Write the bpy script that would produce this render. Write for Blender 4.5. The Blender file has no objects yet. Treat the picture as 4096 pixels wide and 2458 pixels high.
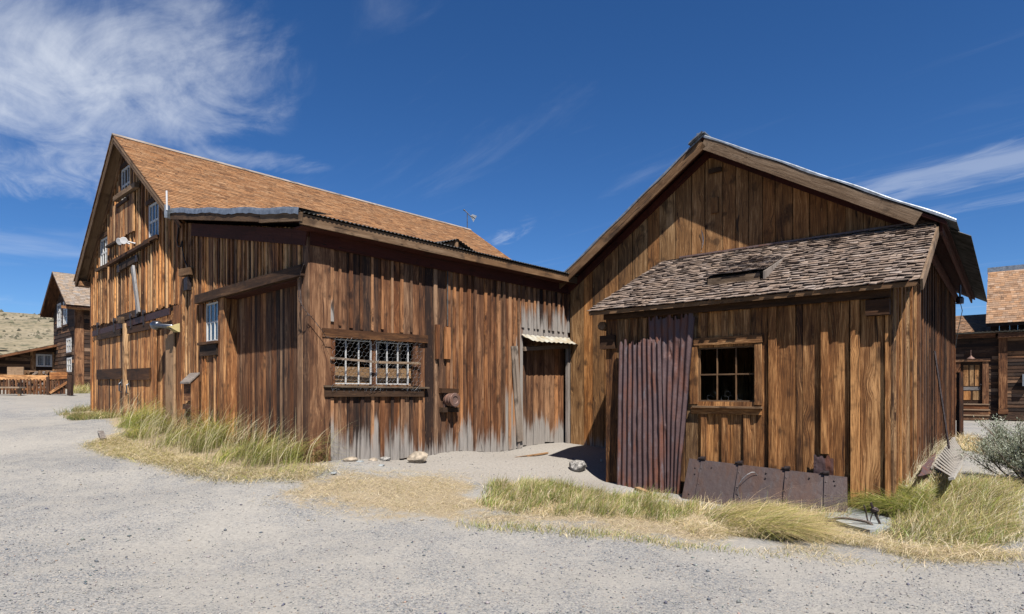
import bpy, math, random
import numpy as np
from mathutils import Vector
random.seed(7); RNG = np.random.default_rng(7)
scene = bpy.context.scene
C = bpy.context.scene.collection

# ------------------------------------------------------------------ camera
EYE = 1.3; FPX = 2442.0; CX = 2048.0; YH = 1565.0
cam_d = bpy.data.cameras.new('camera'); cam = bpy.data.objects.new('camera', cam_d); C.objects.link(cam)
cam.location = (0, 0, EYE); cam.rotation_euler = (math.radians(90), 0, 0)
cam_d.sensor_width = 36; cam_d.lens = 36*FPX/4096; cam_d.shift_y = (YH-1229)/4096
cam_d.clip_start = .05; cam_d.clip_end = 3000
scene.camera = cam
scene.cycles.diffuse_bounces = 1

# ------------------------------------------------------------------ light
SUN_EL = 57.0
SUN = Vector((.33*math.cos(math.radians(SUN_EL)), -.944*math.cos(math.radians(SUN_EL)), math.sin(math.radians(SUN_EL)))).normalized()
sd = bpy.data.lights.new('sun', 'SUN'); sd.energy = 5.0; sd.angle = math.radians(.5); sd.color = (1, .94, .86)
so = bpy.data.objects.new('sun', sd); C.objects.link(so); so.location = (0, 0, 20)
so.rotation_euler = SUN.to_track_quat('Z', 'Y').to_euler()
scene.view_settings.view_transform = 'Standard'; scene.view_settings.look = 'None'
scene.view_settings.exposure = 1.1; scene.view_settings.gamma = 1.0; scene.view_settings.use_curve_mapping = False

# ------------------------------------------------------------------ node helpers
class NT:
    def __init__(s, tree): s.t = tree; s.n = tree.nodes; s.l = tree.links
    def node(s, typ, **kw):
        n = s.n.new(typ)
        for k, v in kw.items(): setattr(n, k, v)
        return n
    def put(s, sock, v):
        if v is None: return
        if hasattr(v, 'is_linked') or isinstance(v, bpy.types.NodeSocket): s.l.new(v, sock)
        else:
            try: sock.default_value = v
            except Exception:
                sock.default_value = (v, v, v) if not hasattr(v, '__len__') else tuple(v)[:len(sock.default_value)]
    def math(s, op, a, b=None, c=None, clamp=False):
        n = s.node('ShaderNodeMath', operation=op, use_clamp=clamp)
        for i, v in enumerate((a, b, c)):
            if v is not None: s.put(n.inputs[i], v)
        return n.outputs[0]
    def vmath(s, op, a, b=None, out=0):
        n = s.node('ShaderNodeVectorMath', operation=op)
        s.put(n.inputs[0], a)
        if b is not None: s.put(n.inputs[1], b)
        return n.outputs[out]
    def mix(s, f, a, b, typ='RGBA', blend='MIX'):
        n = s.node('ShaderNodeMix', data_type=typ)
        if typ == 'RGBA':
            n.blend_type = blend
            s.put(n.inputs[0], f); s.put(n.inputs[6], a); s.put(n.inputs[7], b); return n.outputs[2]
        s.put(n.inputs[0], f); s.put(n.inputs[2], a); s.put(n.inputs[3], b); return n.outputs[0]
    def noise(s, vec, scale=1., detail=3., rough=.55, dist=0., out=0):
        n = s.node('ShaderNodeTexNoise')
        if vec is not None: s.put(n.inputs['Vector'], vec)
        s.put(n.inputs['Scale'], scale); s.put(n.inputs['Detail'], detail); s.put(n.inputs['Roughness'], rough); s.put(n.inputs['Distortion'], dist)
        return n.outputs[out]
    def vor(s, vec, scale=1., feature='F1', out='Distance', rnd=1.):
        n = s.node('ShaderNodeTexVoronoi', feature=feature)
        s.put(n.inputs['Vector'], vec); s.put(n.inputs['Scale'], scale); s.put(n.inputs['Randomness'], rnd)
        return n.outputs[out]
    def ramp(s, f, stops, interp='LINEAR'):
        n = s.node('ShaderNodeValToRGB'); r = n.color_ramp; r.interpolation = interp
        while len(r.elements) < len(stops): r.elements.new(.5)
        for e, (p, c) in zip(r.elements, stops):
            e.position = p; e.color = (*c, 1) if len(c) == 3 else c
        s.put(n.inputs[0], f); return n.outputs[0]
    def smooth(s, x, a, b):
        n = s.node('ShaderNodeMapRange', interpolation_type='SMOOTHSTEP')
        s.put(n.inputs[0], x); n.inputs[1].default_value = a; n.inputs[2].default_value = b
        return n.outputs[0]
    def attr(s, name, out='Color'): return s.node('ShaderNodeAttribute', attribute_name=name).outputs[out]
    def sep(s, v):
        n = s.node('ShaderNodeSeparateXYZ'); s.put(n.inputs[0], v); return n.outputs
    def comb(s, x, y, z):
        n = s.node('ShaderNodeCombineXYZ'); s.put(n.inputs[0], x); s.put(n.inputs[1], y); s.put(n.inputs[2], z); return n.outputs[0]

# ------------------------------------------------------------------ world: sky with thin cirrus
world = bpy.data.worlds.new("World"); scene.world = world; world.use_nodes = True
w = NT(world.node_tree); w.n.clear()
sky = w.node('ShaderNodeTexSky', sky_type='NISHITA', sun_disc=False)
sky.sun_elevation = math.radians(SUN_EL); sky.sun_rotation = math.atan2(SUN.x, SUN.y)
sky.altitude = 2200; sky.air_density = 1.0; sky.dust_density = .5; sky.ozone_density = 3.0
dirn = w.node('ShaderNodeTexCoord').outputs['Generated']
dx, dy, dz = w.sep(dirn)
zc = w.math('MAXIMUM', dz, .03)
px = w.math('DIVIDE', dx, zc); py = w.math('DIVIDE', dy, zc)          # position on the flat cloud layer
pl = w.comb(px, py, 0.)
hs = w.node('ShaderNodeHueSaturation'); w.put(hs.inputs['Saturation'], 1.22); w.put(hs.inputs['Value'], 1.0); w.put(hs.inputs['Color'], sky.outputs[0])
blue = w.mix(1., hs.outputs[0], (.74, .86, 1.02, 1), blend='MULTIPLY')
def blob(cx, cy, rx, ry, ang):
    a = w.math('SUBTRACT', px, cx); b = w.math('SUBTRACT', py, cy); c, s_ = math.cos(ang), math.sin(ang)
    u = w.math('DIVIDE', w.math('ADD', w.math('MULTIPLY', a, c), w.math('MULTIPLY', b, s_)), rx)
    v = w.math('DIVIDE', w.math('SUBTRACT', w.math('MULTIPLY', b, c), w.math('MULTIPLY', a, s_)), ry)
    r2 = w.math('ADD', w.math('MULTIPLY', u, u), w.math('MULTIPLY', v, v))
    return w.math('SUBTRACT', 1., r2, clamp=True)
def streak(ang, sx, sy, seed, detail=7, dist=.6):
    mp = w.node('ShaderNodeMapping'); w.put(mp.inputs['Vector'], pl)
    mp.inputs['Rotation'].default_value = (0, 0, -ang); 
    v = w.vmath('MULTIPLY', mp.outputs[0], (sx, sy, 1.)); v = w.vmath('ADD', v, (seed, seed*.7, seed*.3))
    return w.noise(v, 1., detail, .62, dist)
nA = streak(-.75, 1.5, 2.6, 3.1, 9, 1.5); nB = streak(-.9, 2.2, 6., 8.2, 9, .8); nC = streak(-.85, .5, 2.6, 1.7, 8, .6)
big = w.math('MAXIMUM', w.math('MAXIMUM', blob(-1.5, 1.95, 1.05, .74, -.5), w.math('MULTIPLY', blob(-2.05, 2.75, .85, .55, -.6), .72)), w.math('MULTIPLY', blob(-1.15, 2.62, .42, .2, .3), .62))
cA = w.smooth(w.math('ADD', w.math('MULTIPLY', big, .78), w.math('MULTIPLY', w.math('SUBTRACT', w.math('ADD', w.math('MULTIPLY', nA, .65), w.math('MULTIPLY', nB, .35)), .5), 1.7)), .12, 1.15)
cA = w.math('MULTIPLY', cA, w.smooth(big, .0, .30))
rt = w.math('MAXIMUM', blob(2.1, 2.75, 1.2, .40, -.80), w.math('MULTIPLY', blob(2.5, 3.25, .8, .2, -.85), .6))
cB = w.math('MULTIPLY', w.smooth(w.math('ADD', rt, w.math('MULTIPLY', w.math('SUBTRACT', nB, .5), 1.6)), .25, 1.25), w.smooth(rt, 0., .3))
sm = blob(.0, 3.87, .55, .13, -1.29)
cC = w.math('MULTIPLY', w.smooth(w.math('ADD', sm, w.math('MULTIPLY', w.math('SUBTRACT', nB, .5), 1.5)), .3, 1.1), w.smooth(sm, 0., .4))
cD = w.math('MULTIPLY', w.smooth(nC, .53, .95), .24)
low = w.math('MULTIPLY', w.smooth(w.noise(w.vmath('MULTIPLY', dirn, (2.5, 2.5, 26.)), 1., 5, .55), .48, .8), w.math('MULTIPLY', w.smooth(dz, .30, .10), w.math('MULTIPLY', w.smooth(dx, -.25, -.6), .5)))
cl = w.math('MAXIMUM', w.math('MAXIMUM', w.math('MULTIPLY', cA, .74), w.math('MULTIPLY', cB, .30)), w.math('MAXIMUM', w.math('MULTIPLY', w.math('MULTIPLY', cC, w.smooth(nA, .42, .7)), .42), w.math('MAXIMUM', cD, low)))
skyc = w.mix(cl, blue, (7.6, 8.0, 8.6, 1))
bg = w.node('ShaderNodeBackground'); w.put(bg.inputs[0], skyc); bg.inputs[1].default_value = .053
wo = w.node('ShaderNodeOutputWorld'); w.l.new(bg.outputs[0], wo.inputs[0])

# ------------------------------------------------------------------ materials
ALB = .81                                        # one scale for every albedo, set against the exposure
def new_mat(name):
    m = bpy.data.materials.new(name); m.use_nodes = True
    nt = NT(m.node_tree); nt.n.clear()
    out = nt.node('ShaderNodeOutputMaterial'); b = nt.node('ShaderNodeBsdfPrincipled')
    nt.l.new(b.outputs[0], out.inputs[0]); nt.out = out; nt.b = b
    return m, nt
def bump(nt, h, strength=.5, dist=.01):
    n = nt.node('ShaderNodeBump'); nt.put(n.inputs['Height'], h); n.inputs['Strength'].default_value = strength; n.inputs['Distance'].default_value = dist
    nt.l.new(n.outputs[0], nt.b.inputs['Normal'])

def wood(name, dark, mid, light, contrast=2.2, gain=1., tone=.75, fine=.25, shift=0., grey=(.46, .42, .385), knots=True, wave=.06, bumpk=.6, rough=.85):
    gain *= ALB; dark, mid, light = [tuple(min(.9, c*gain) for c in q) for q in (dark, mid, light)]; grey = tuple(c*.66*ALB for c in grey)
    m, nt = new_mat(name)
    v = nt.attr('loc', 'Vector'); tint = nt.attr('tint'); hb = nt.attr('hb', 'Fac')
    tr, tg, tb = nt.sep(tint)
    v0 = v; kd0 = nt.vor(nt.vmath('MULTIPLY', v, (3.6, 1.45, 0.)), 1., 'F1', 'Distance')
    wv = nt.math('ADD', nt.math('MULTIPLY', nt.math('SUBTRACT', nt.noise(nt.vmath('MULTIPLY', v, (3.2, 1.5, 0.)), 1., 2, .5), .5), wave), nt.math('MULTIPLY', nt.smooth(kd0, .42, .05), .05))
    v = nt.vmath('ADD', v, nt.comb(wv, 0., 0.))          # grain wanders and sweeps round the knots
    n1 = nt.noise(nt.vmath('MULTIPLY', v, (26., 1.1, 26.)), 1., 5, .62, .25)
    n2 = nt.noise(nt.vmath('MULTIPLY', v, (120., 3.4, 120.)), 1., 4, .6, .3)
    n3 = nt.noise(nt.vmath('MULTIPLY', v, (4.5, .9, 4.5)), 1., 4, .6, .5)
    n4 = nt.noise(nt.vmath('MULTIPLY', v, (3.0, 2.6, 3.0)), 1., 3, .6, .2)
    val = nt.math('ADD', nt.math('ADD', nt.math('MULTIPLY', n1, .5-fine*.5), nt.math('MULTIPLY', n2, fine)), nt.math('MULTIPLY', n3, .5-fine*.5))
    val = nt.math('MULTIPLY', nt.math('SUBTRACT', val, .5), contrast*(1.32 if knots else 1.1))
    val = nt.math('ADD', nt.math('ADD', val, .5+shift-(.02 if knots else 0.)), nt.math('MULTIPLY', nt.math('SUBTRACT', tr, .5), tone*1.15))
    col = nt.ramp(val, [(.06, dark), (.32, tuple(d*.45+m_*.55 for d, m_ in zip(dark, mid))), (.55, mid), (.78, tuple(l*.6+m_*.4 for l, m_ in zip(light, mid))), (1., tuple(min(.9, l*1.12) for l in light))])
    warm = nt.mix(1., col, (1.18, .96, .74, 1), blend='MULTIPLY'); cool = nt.mix(1., col, (.88, .98, 1.16, 1), blend='MULTIPLY')
    col = nt.mix(tg, cool, warm)
    # weather-black stains with a soft edge running along the grain
    st = nt.smooth(nt.math('ADD', n4, nt.math('MULTIPLY', nt.math('SUBTRACT', n1, .5), .35)), .56, .72); col = nt.mix(nt.math('MULTIPLY', st, .72), col, (*[c*.75 for c in dark], 1))
    fl = nt.smooth(nt.noise(nt.vmath('MULTIPLY', v, (75., 8., 75.)), 1., 3, .6, .5), .60, .72); col = nt.mix(nt.math('MULTIPLY', fl, .62), col, (*[c*.8 for c in dark], 1))
    pv_ = nt.smooth(nt.noise(nt.vmath('MULTIPLY', v, (55., 6., 55.)), 1., 3, .6, .3), .62, .74); col = nt.mix(nt.math('MULTIPLY', pv_, .4), col, (*[min(.9, c*1.25) for c in light], 1))
    # open checks and cracks
    ck = nt.smooth(nt.noise(nt.vmath('MULTIPLY', v, (34., .55, 34.)), 1., 2, .5, .6), .335, .30)
    col = nt.mix(nt.math('MULTIPLY', ck, .85), col, (.008, .005, .004, 1))
    hgt = nt.math('ADD', nt.math('MULTIPLY', n1, .5), nt.math('MULTIPLY', n2, .7))
    hgt = nt.math('SUBTRACT', hgt, nt.math('MULTIPLY', ck, .8))
    if knots:
        kd = kd0
        k = nt.smooth(nt.math('ADD', kd, nt.math('MULTIPLY', n2, .05)), .15, .085)
        ring = nt.math('MULTIPLY', nt.smooth(kd, .30, .12), nt.math('MULTIPLY', nt.math('ADD', nt.math('SINE', nt.math('MULTIPLY', kd, 105.)), 1.), .28))
        col = nt.mix(nt.math('MULTIPLY', ring, .7), col, (*[c*1.3 for c in dark], 1)); col = nt.mix(nt.math('MULTIPLY', k, .85), col, (dark[0]*.9, dark[1]*.7, dark[2]*.6, 1))
    # silver-grey weathering that climbs from the lower ends of boards
    g = nt.math('ADD', tb, nt.math('ADD', nt.math('MULTIPLY', nt.math('SUBTRACT', n1, .5), .85), nt.math('MULTIPLY', nt.math('SUBTRACT', n3, .5), .9)))
    gf = nt.smooth(nt.math('SUBTRACT', g, hb), -.16, .20)
    gc = nt.ramp(nt.math('ADD', nt.math('MULTIPLY', n2, .6), nt.math('MULTIPLY', n1, .4)), [(.25, tuple(c*.33 for c in grey)), (.5, tuple(c*.85 for c in grey)), (.75, tuple(c*1.12 for c in grey))])
    gc = nt.mix(nt.math('MULTIPLY', ck, .8), gc, (.02, .016, .014, 1))
    col = nt.mix(gf, col, gc)
    nt.put(nt.b.inputs['Base Color'], col); nt.put(nt.b.inputs['Roughness'], rough); nt.put(nt.b.inputs['Specular IOR Level'], .25)
    bump(nt, hgt, bumpk, .010)
    return m

def plain(name, col, rough=.7, metal=0., spec=.4, var=.25, scale=8., bumpk=0., bscale=60., col2=None, detail=4):
    col = tuple(c*ALB for c in col); col2 = tuple(c*ALB for c in col2) if col2 else None
    m, nt = new_mat(name)
    pos = nt.node('ShaderNodeTexCoord').outputs['Object']
    n = nt.noise(pos, scale, detail, .6, .3)
    c2 = col2 or tuple(c*(1-var*1.6) for c in col)
    nt.put(nt.b.inputs['Base Color'], nt.ramp(n, [(.3, c2), (.7, tuple(min(1, c*(1+var*.5)) for c in col))]))
    nt.put(nt.b.inputs['Roughness'], rough); nt.put(nt.b.inputs['Metallic'], metal); nt.put(nt.b.inputs['Specular IOR Level'], spec)
    if bumpk: bump(nt, nt.noise(pos, bscale, 4, .6), bumpk, .01)
    return m

M = {}
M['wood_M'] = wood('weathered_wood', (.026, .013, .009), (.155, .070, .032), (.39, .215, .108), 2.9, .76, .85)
M['wood_L'] = wood('orange_brown_wood', (.030, .014, .008), (.175, .078, .030), (.45, .26, .115), 3.0, 1.25, .85, knots=True)  # the wood's own lighter, more orange brown
M['wood_G'] = wood('golden_wood', (.028, .013, .006), (.170, .082, .028), (.375, .218, .094), 2.5, 1.3, .55, fine=.32)
M['wood_R'] = wood('rough_brown_wood', (.026, .011, .005), (.145, .071, .027), (.345, .208, .096), 3.1, 1.25, .75, fine=.42, bumpk=1.0, wave=.07)
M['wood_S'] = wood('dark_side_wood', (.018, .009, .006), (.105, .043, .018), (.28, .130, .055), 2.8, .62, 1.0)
M['wood_dark'] = wood('dark_beam_wood', (.018, .009, .005), (.070, .034, .015), (.20, .110, .050), 2.2, .75, .5)
M['wood_grey'] = wood('silvered_wood', (.085, .065, .05), (.30, .255, .21), (.50, .45, .39), 1.8, .66, .4)
M['wood_fascia'] = wood('fascia_wood', (.05, .028, .016), (.20, .125, .068), (.38, .27, .17), 2.4, .62, .5, knots=False)
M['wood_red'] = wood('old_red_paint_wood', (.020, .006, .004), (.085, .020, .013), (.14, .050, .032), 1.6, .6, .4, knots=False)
M['wood_pale'] = wood('pale_new_wood', (.15, .09, .05), (.33, .225, .135), (.48, .36, .24), 1.6, .75, .4)
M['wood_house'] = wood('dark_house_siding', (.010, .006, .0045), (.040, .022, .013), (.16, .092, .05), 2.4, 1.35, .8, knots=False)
M['wood_back'] = plain('unlit_backing_wood', (.012, .008, .006), .95, var=.3)
M['shingle_new'] = wood('cedar_shingles', (.13, .060, .028), (.42, .228, .104), (.60, .385, .21), 1.3, .57, .75, knots=False, bumpk=.25)
M['shingle_old'] = wood('old_curled_shingles', (.07, .053, .042), (.20, .160, .130), (.36, .315, .27), 1.3, 1.0, .5, knots=False, bumpk=.5)
M['shingle_grey'] = wood('silvery_shingles', (.13, .105, .082), (.30, .255, .205), (.46, .40, .33), .9, .85, .6, knots=False, bumpk=.2)
M['shingle_tan'] = wood('tan_shingles', (.15, .085, .048), (.38, .245, .15), (.55, .40, .28), .9, .72, .6, knots=False, bumpk=.2)
M['white'] = plain('old_white_paint', (.56, .56, .55), .6, var=.12, scale=30)
M['galv'] = plain('galvanised_metal', (.30, .33, .365), .45, .55, var=.3, scale=9, bumpk=.15, bscale=14)
M['galv_dull'] = plain('dull_corrugated_metal', (.10, .10, .097), .6, .35, var=.5, scale=5)
M['canopy_metal'] = plain('stained_tin', (.36, .37, .34), .6, .25, var=.35, scale=5, col2=(.30, .24, .15))
M['iron'] = plain('dark_iron', (.050, .036, .036), .55, .5, var=.5, scale=25, bumpk=.2)
M['track'] = plain('rusty_track_iron', (.070, .030, .028), .6, .4, var=.5, scale=20)
M['steel'] = plain('brushed_steel', (.17, .18, .20), .32, .9, var=.25, scale=20)
M['lampwhite'] = plain('white_enamel', (.55, .55, .55), .35, var=.05)
M['yellow'] = plain('pale_yellow_paint', (.42, .35, .16), .7, var=.15)
M['wire'] = plain('zinc_wire', (.20, .21, .225), .45, .5, var=.2)
M['cable'] = plain('rusty_steel_cable', (.085, .062, .056), .6, .4, var=.6, scale=60)
M['black'] = plain('black_rubber', (.014, .013, .013), .6, var=.2)
M['stone_pale'] = plain('pale_stone', (.36, .30, .23), .9, var=.45, scale=9, bumpk=.8, bscale=18)
M['stone_grey'] = plain('rough_grey_stone', (.30, .285, .265), .95, var=.6, scale=24, bumpk=1., bscale=30)
M['slab'] = plain('grey_concrete', (.26, .28, .285), .9, var=.25, scale=7, bumpk=.3)
M['brick'] = plain('broken_brick', (.27, .14, .095), .9, var=.4, scale=20, bumpk=.4)
M['paper'] = plain('white_scrap', (.5, .49, .46), .9, var=.1)
M['curtain'] = plain('white_curtain', (.52, .535, .55), .9, var=.1)
M['insul'] = plain('dark_ceramic', (.03, .02, .03), .3)

def rust_sheet(name, base, blue, red, metal=.25):
    base, blue, red = [tuple(c*ALB for c in q[:3])+(1,) for q in (base, blue, red)]
    m, nt = new_mat(name)
    pos = nt.node('ShaderNodeTexCoord').outputs['Object']
    n1 = nt.noise(nt.vmath('MULTIPLY', pos, (1., 1., .25)), 5., 5, .62, .4); n2 = nt.noise(nt.vmath('MULTIPLY', pos, (1., 1., .22)), 16., 4, .6)
    n3 = nt.noise(pos, 90., 3, .6)
    c = nt.mix(nt.smooth(n1, .44, .66), base, red); c = nt.mix(nt.math('MULTIPLY', nt.smooth(n2, .56, .74), .75), c, blue)
    c = nt.mix(nt.math('MULTIPLY', nt.smooth(n3, .56, .72), .5), c, tuple(x*.45 for x in base[:3]) + (1,))
    nt.put(nt.b.inputs['Base Color'], c); nt.put(nt.b.inputs['Roughness'], nt.math('ADD', .45, nt.math('MULTIPLY', n2, .25))); nt.put(nt.b.inputs['Metallic'], metal)
    bump(nt, nt.math('ADD', nt.noise(pos, 9., 4, .6), nt.math('MULTIPLY', n3, .15)), .45, .02)
    return m
M['corr'] = rust_sheet('purple_rusted_tin', (.088, .052, .052, 1), (.125, .118, .135, 1), (.140, .050, .028, 1))
M['plate'] = rust_sheet('rusted_boiler_plate', (.066, .046, .043, 1), (.074, .066, .068, 1), (.078, .044, .033, 1), .15)
M['flue'] = rust_sheet('rusted_flue_tin', (.17, .11, .095, 1), (.17, .155, .158, 1), (.17, .085, .056, 1), .3)
M['rack'] = plain('weathered_white_slats', (.33, .31, .28), .9, var=.25, scale=20)

def glass_mat(name, refl, tintc=(.9, .93, .95, 1)):
    m, nt = new_mat(name); nt.n.remove(nt.b)
    tr = nt.node('ShaderNodeBsdfTransparent'); tr.inputs[0].default_value = tintc
    gl = nt.node('ShaderNodeBsdfGlossy'); gl.inputs['Roughness'].default_value = .02
    pos = nt.node('ShaderNodeTexCoord').outputs['Object']
    bn = nt.node('ShaderNodeBump'); nt.put(bn.inputs['Height'], nt.noise(pos, 2.2, 2, .5)); bn.inputs['Strength'].default_value = .25; bn.inputs['Distance'].default_value = .05
    nt.l.new(bn.outputs[0], gl.inputs['Normal'])
    ge = nt.node('ShaderNodeNewGeometry'); c_ = nt.math('ABSOLUTE', nt.vmath('DOT_PRODUCT', ge.outputs['Incoming'], ge.outputs['Normal'], out=1))
    f = nt.math('ADD', nt.math('MULTIPLY', nt.math('POWER', nt.math('SUBTRACT', 1., c_, clamp=True), 5.), .95), .05+refl, clamp=True)
    mx = nt.node('ShaderNodeMixShader'); nt.put(mx.inputs[0], f); nt.l.new(tr.outputs[0], mx.inputs[1]); nt.l.new(gl.outputs[0], mx.inputs[2])
    nt.l.new(mx.outputs[0], nt.out.inputs[0])
    return m
M['glass'] = glass_mat('old_window_glass', .10); M['glass_clear'] = glass_mat('clear_window_glass', .02)

def leaf_mat(name, trans=.35):
    m, nt = new_mat(name); nt.n.remove(nt.b)
    col = nt.mix(1., nt.attr('Col'), (ALB, ALB, ALB, 1), blend='MULTIPLY')
    d = nt.node('ShaderNodeBsdfDiffuse'); nt.put(d.inputs[0], col)
    t = nt.node('ShaderNodeBsdfTranslucent'); nt.put(t.inputs[0], nt.mix(1., col, (1.15, 1.2, .7, 1), blend='MULTIPLY'))
    g = nt.node('ShaderNodeBsdfGlossy'); g.inputs['Roughness'].default_value = .45; g.inputs[0].default_value = (.8, .8, .7, 1)
    mx = nt.node('ShaderNodeMixShader'); mx.inputs[0].default_value = trans; nt.l.new(d.outputs[0], mx.inputs[1]); nt.l.new(t.outputs[0], mx.inputs[2])
    m2 = nt.node('ShaderNodeMixShader'); m2.inputs[0].default_value = .04; nt.l.new(mx.outputs[0], m2.inputs[1]); nt.l.new(g.outputs[0], m2.inputs[2])
    nt.l.new(m2.outputs[0], nt.out.inputs[0]); return m
M['grass'] = leaf_mat('grass_blades'); M['sage'] = leaf_mat('sage_leaves', .2)

# ------------------------------------------------------------------ ground height
GP = np.array([(0, 0, -.27), (-4, 3, -.24), (4, 3, -.27), (0, 5, -.27), (-2.5, 5.5, -.25), (2.5, 6, -.30), (0, 8, -.18),
 (-2.9, 9.4, .22), (-1., 11.3, .2), (.6, 13, .15), (1.3, 14, .12), (0, 11.2, .06), (1.2, 12.2, .0), (.8, 9.8, -.17),
 (1.62, 10.5, -.28), (2.7, 9.6, -.35), (4, 8.6, -.33), (4.9, 7.8, -.24), (3, 8.5, -.40), (4.3, 7.2, -.36), (2.1, 9.3, -.36), (3.7, 7.9, -.40), (1.9, 13, .08), (5.5, 8.6, -.06), (6.6, 9.6, 0), (8.6, 12.2, .05),
 (-4.2, 9.9, .26), (-6, 11.94, .38), (-8, 13.8, .52), (-9.8, 15.45, .63), (-12.2, 17.7, .73), (-14, 19, .8), (-11.5, 14.5, .5), (-13, 16, .6),
 (-7.5, 10.5, .15), (-5, 8, -.05), (-9, 10, .1), (-7, 6, -.14), (-10, 8, 0), (-16, 16, .55), (-4, 5, -.2),
 (-22, 26, 1.02), (-25, 30, 1.15), (-29, 36, 1.45), (-35, 42, 1.8), (-20, 20, .75), (-30, 28, 1.1), (-18, 24, .95),
 (13, 19, .02), (17, 24, -.06), (22, 30, -.12), (28, 30, -.12), (8, 8, -.1), (6, 5, -.22), (12, 10, -.1), (25, 15, -.1), (9, 14, .05),
 (0, 60, .6), (30, 60, .2), (-60, 70, 4), (60, 60, 0), (-60, 30, 1.6), (60, 10, -.2), (-40, 0, 0), (40, -30, -.3), (0, -30, -.3), (-30, -30, -.3)], float)
def gz(X, Y):
    X = np.asarray(X, float); Y = np.asarray(Y, float); sh = X.shape
    x = X.ravel()[:, None]; y = Y.ravel()[:, None]
    out = np.empty(x.shape[0])
    for i in range(0, x.shape[0], 20000):
        d2 = (x[i:i+20000]-GP[:, 0])**2 + (y[i:i+20000]-GP[:, 1])**2
        wt = 1/(d2+.35)**1.6
        out[i:i+20000] = (wt*GP[:, 2]).sum(1)/wt.sum(1)
    return out.reshape(sh)
def g1(x, y): return float(gz(np.array([x]), np.array([y]))[0])
def ground_at(xs, ys):
    """photo positions -> points of the terrain surface"""
    xs = np.asarray(xs, float).ravel(); ys = np.asarray(ys, float).ravel()
    kx = (xs-CX)/FPX; kz = (YH-ys)/FPX
    zs = np.geomspace(2.5, 70, 160); Z = np.full(xs.shape, 70.); done = np.zeros(xs.shape, bool); prev = 2.5
    lo = np.full(xs.shape, 2.5); hi = np.full(xs.shape, 70.)
    for zz in zs:
        below = (EYE + kz*zz) < gz(kx*zz, np.full(xs.shape, zz)); new = below & ~done
        hi[new] = zz; lo[new] = prev; done |= below; prev = zz
    for _ in range(12):
        mid = (lo+hi)/2; below = (EYE+kz*mid) < gz(kx*mid, mid)
        hi = np.where(below, mid, hi); lo = np.where(below, lo, mid)
    return np.stack([kx*hi, hi, gz(kx*hi, hi)], 1)
def ga(x, y): return Vector(ground_at([x], [y])[0])

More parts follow.
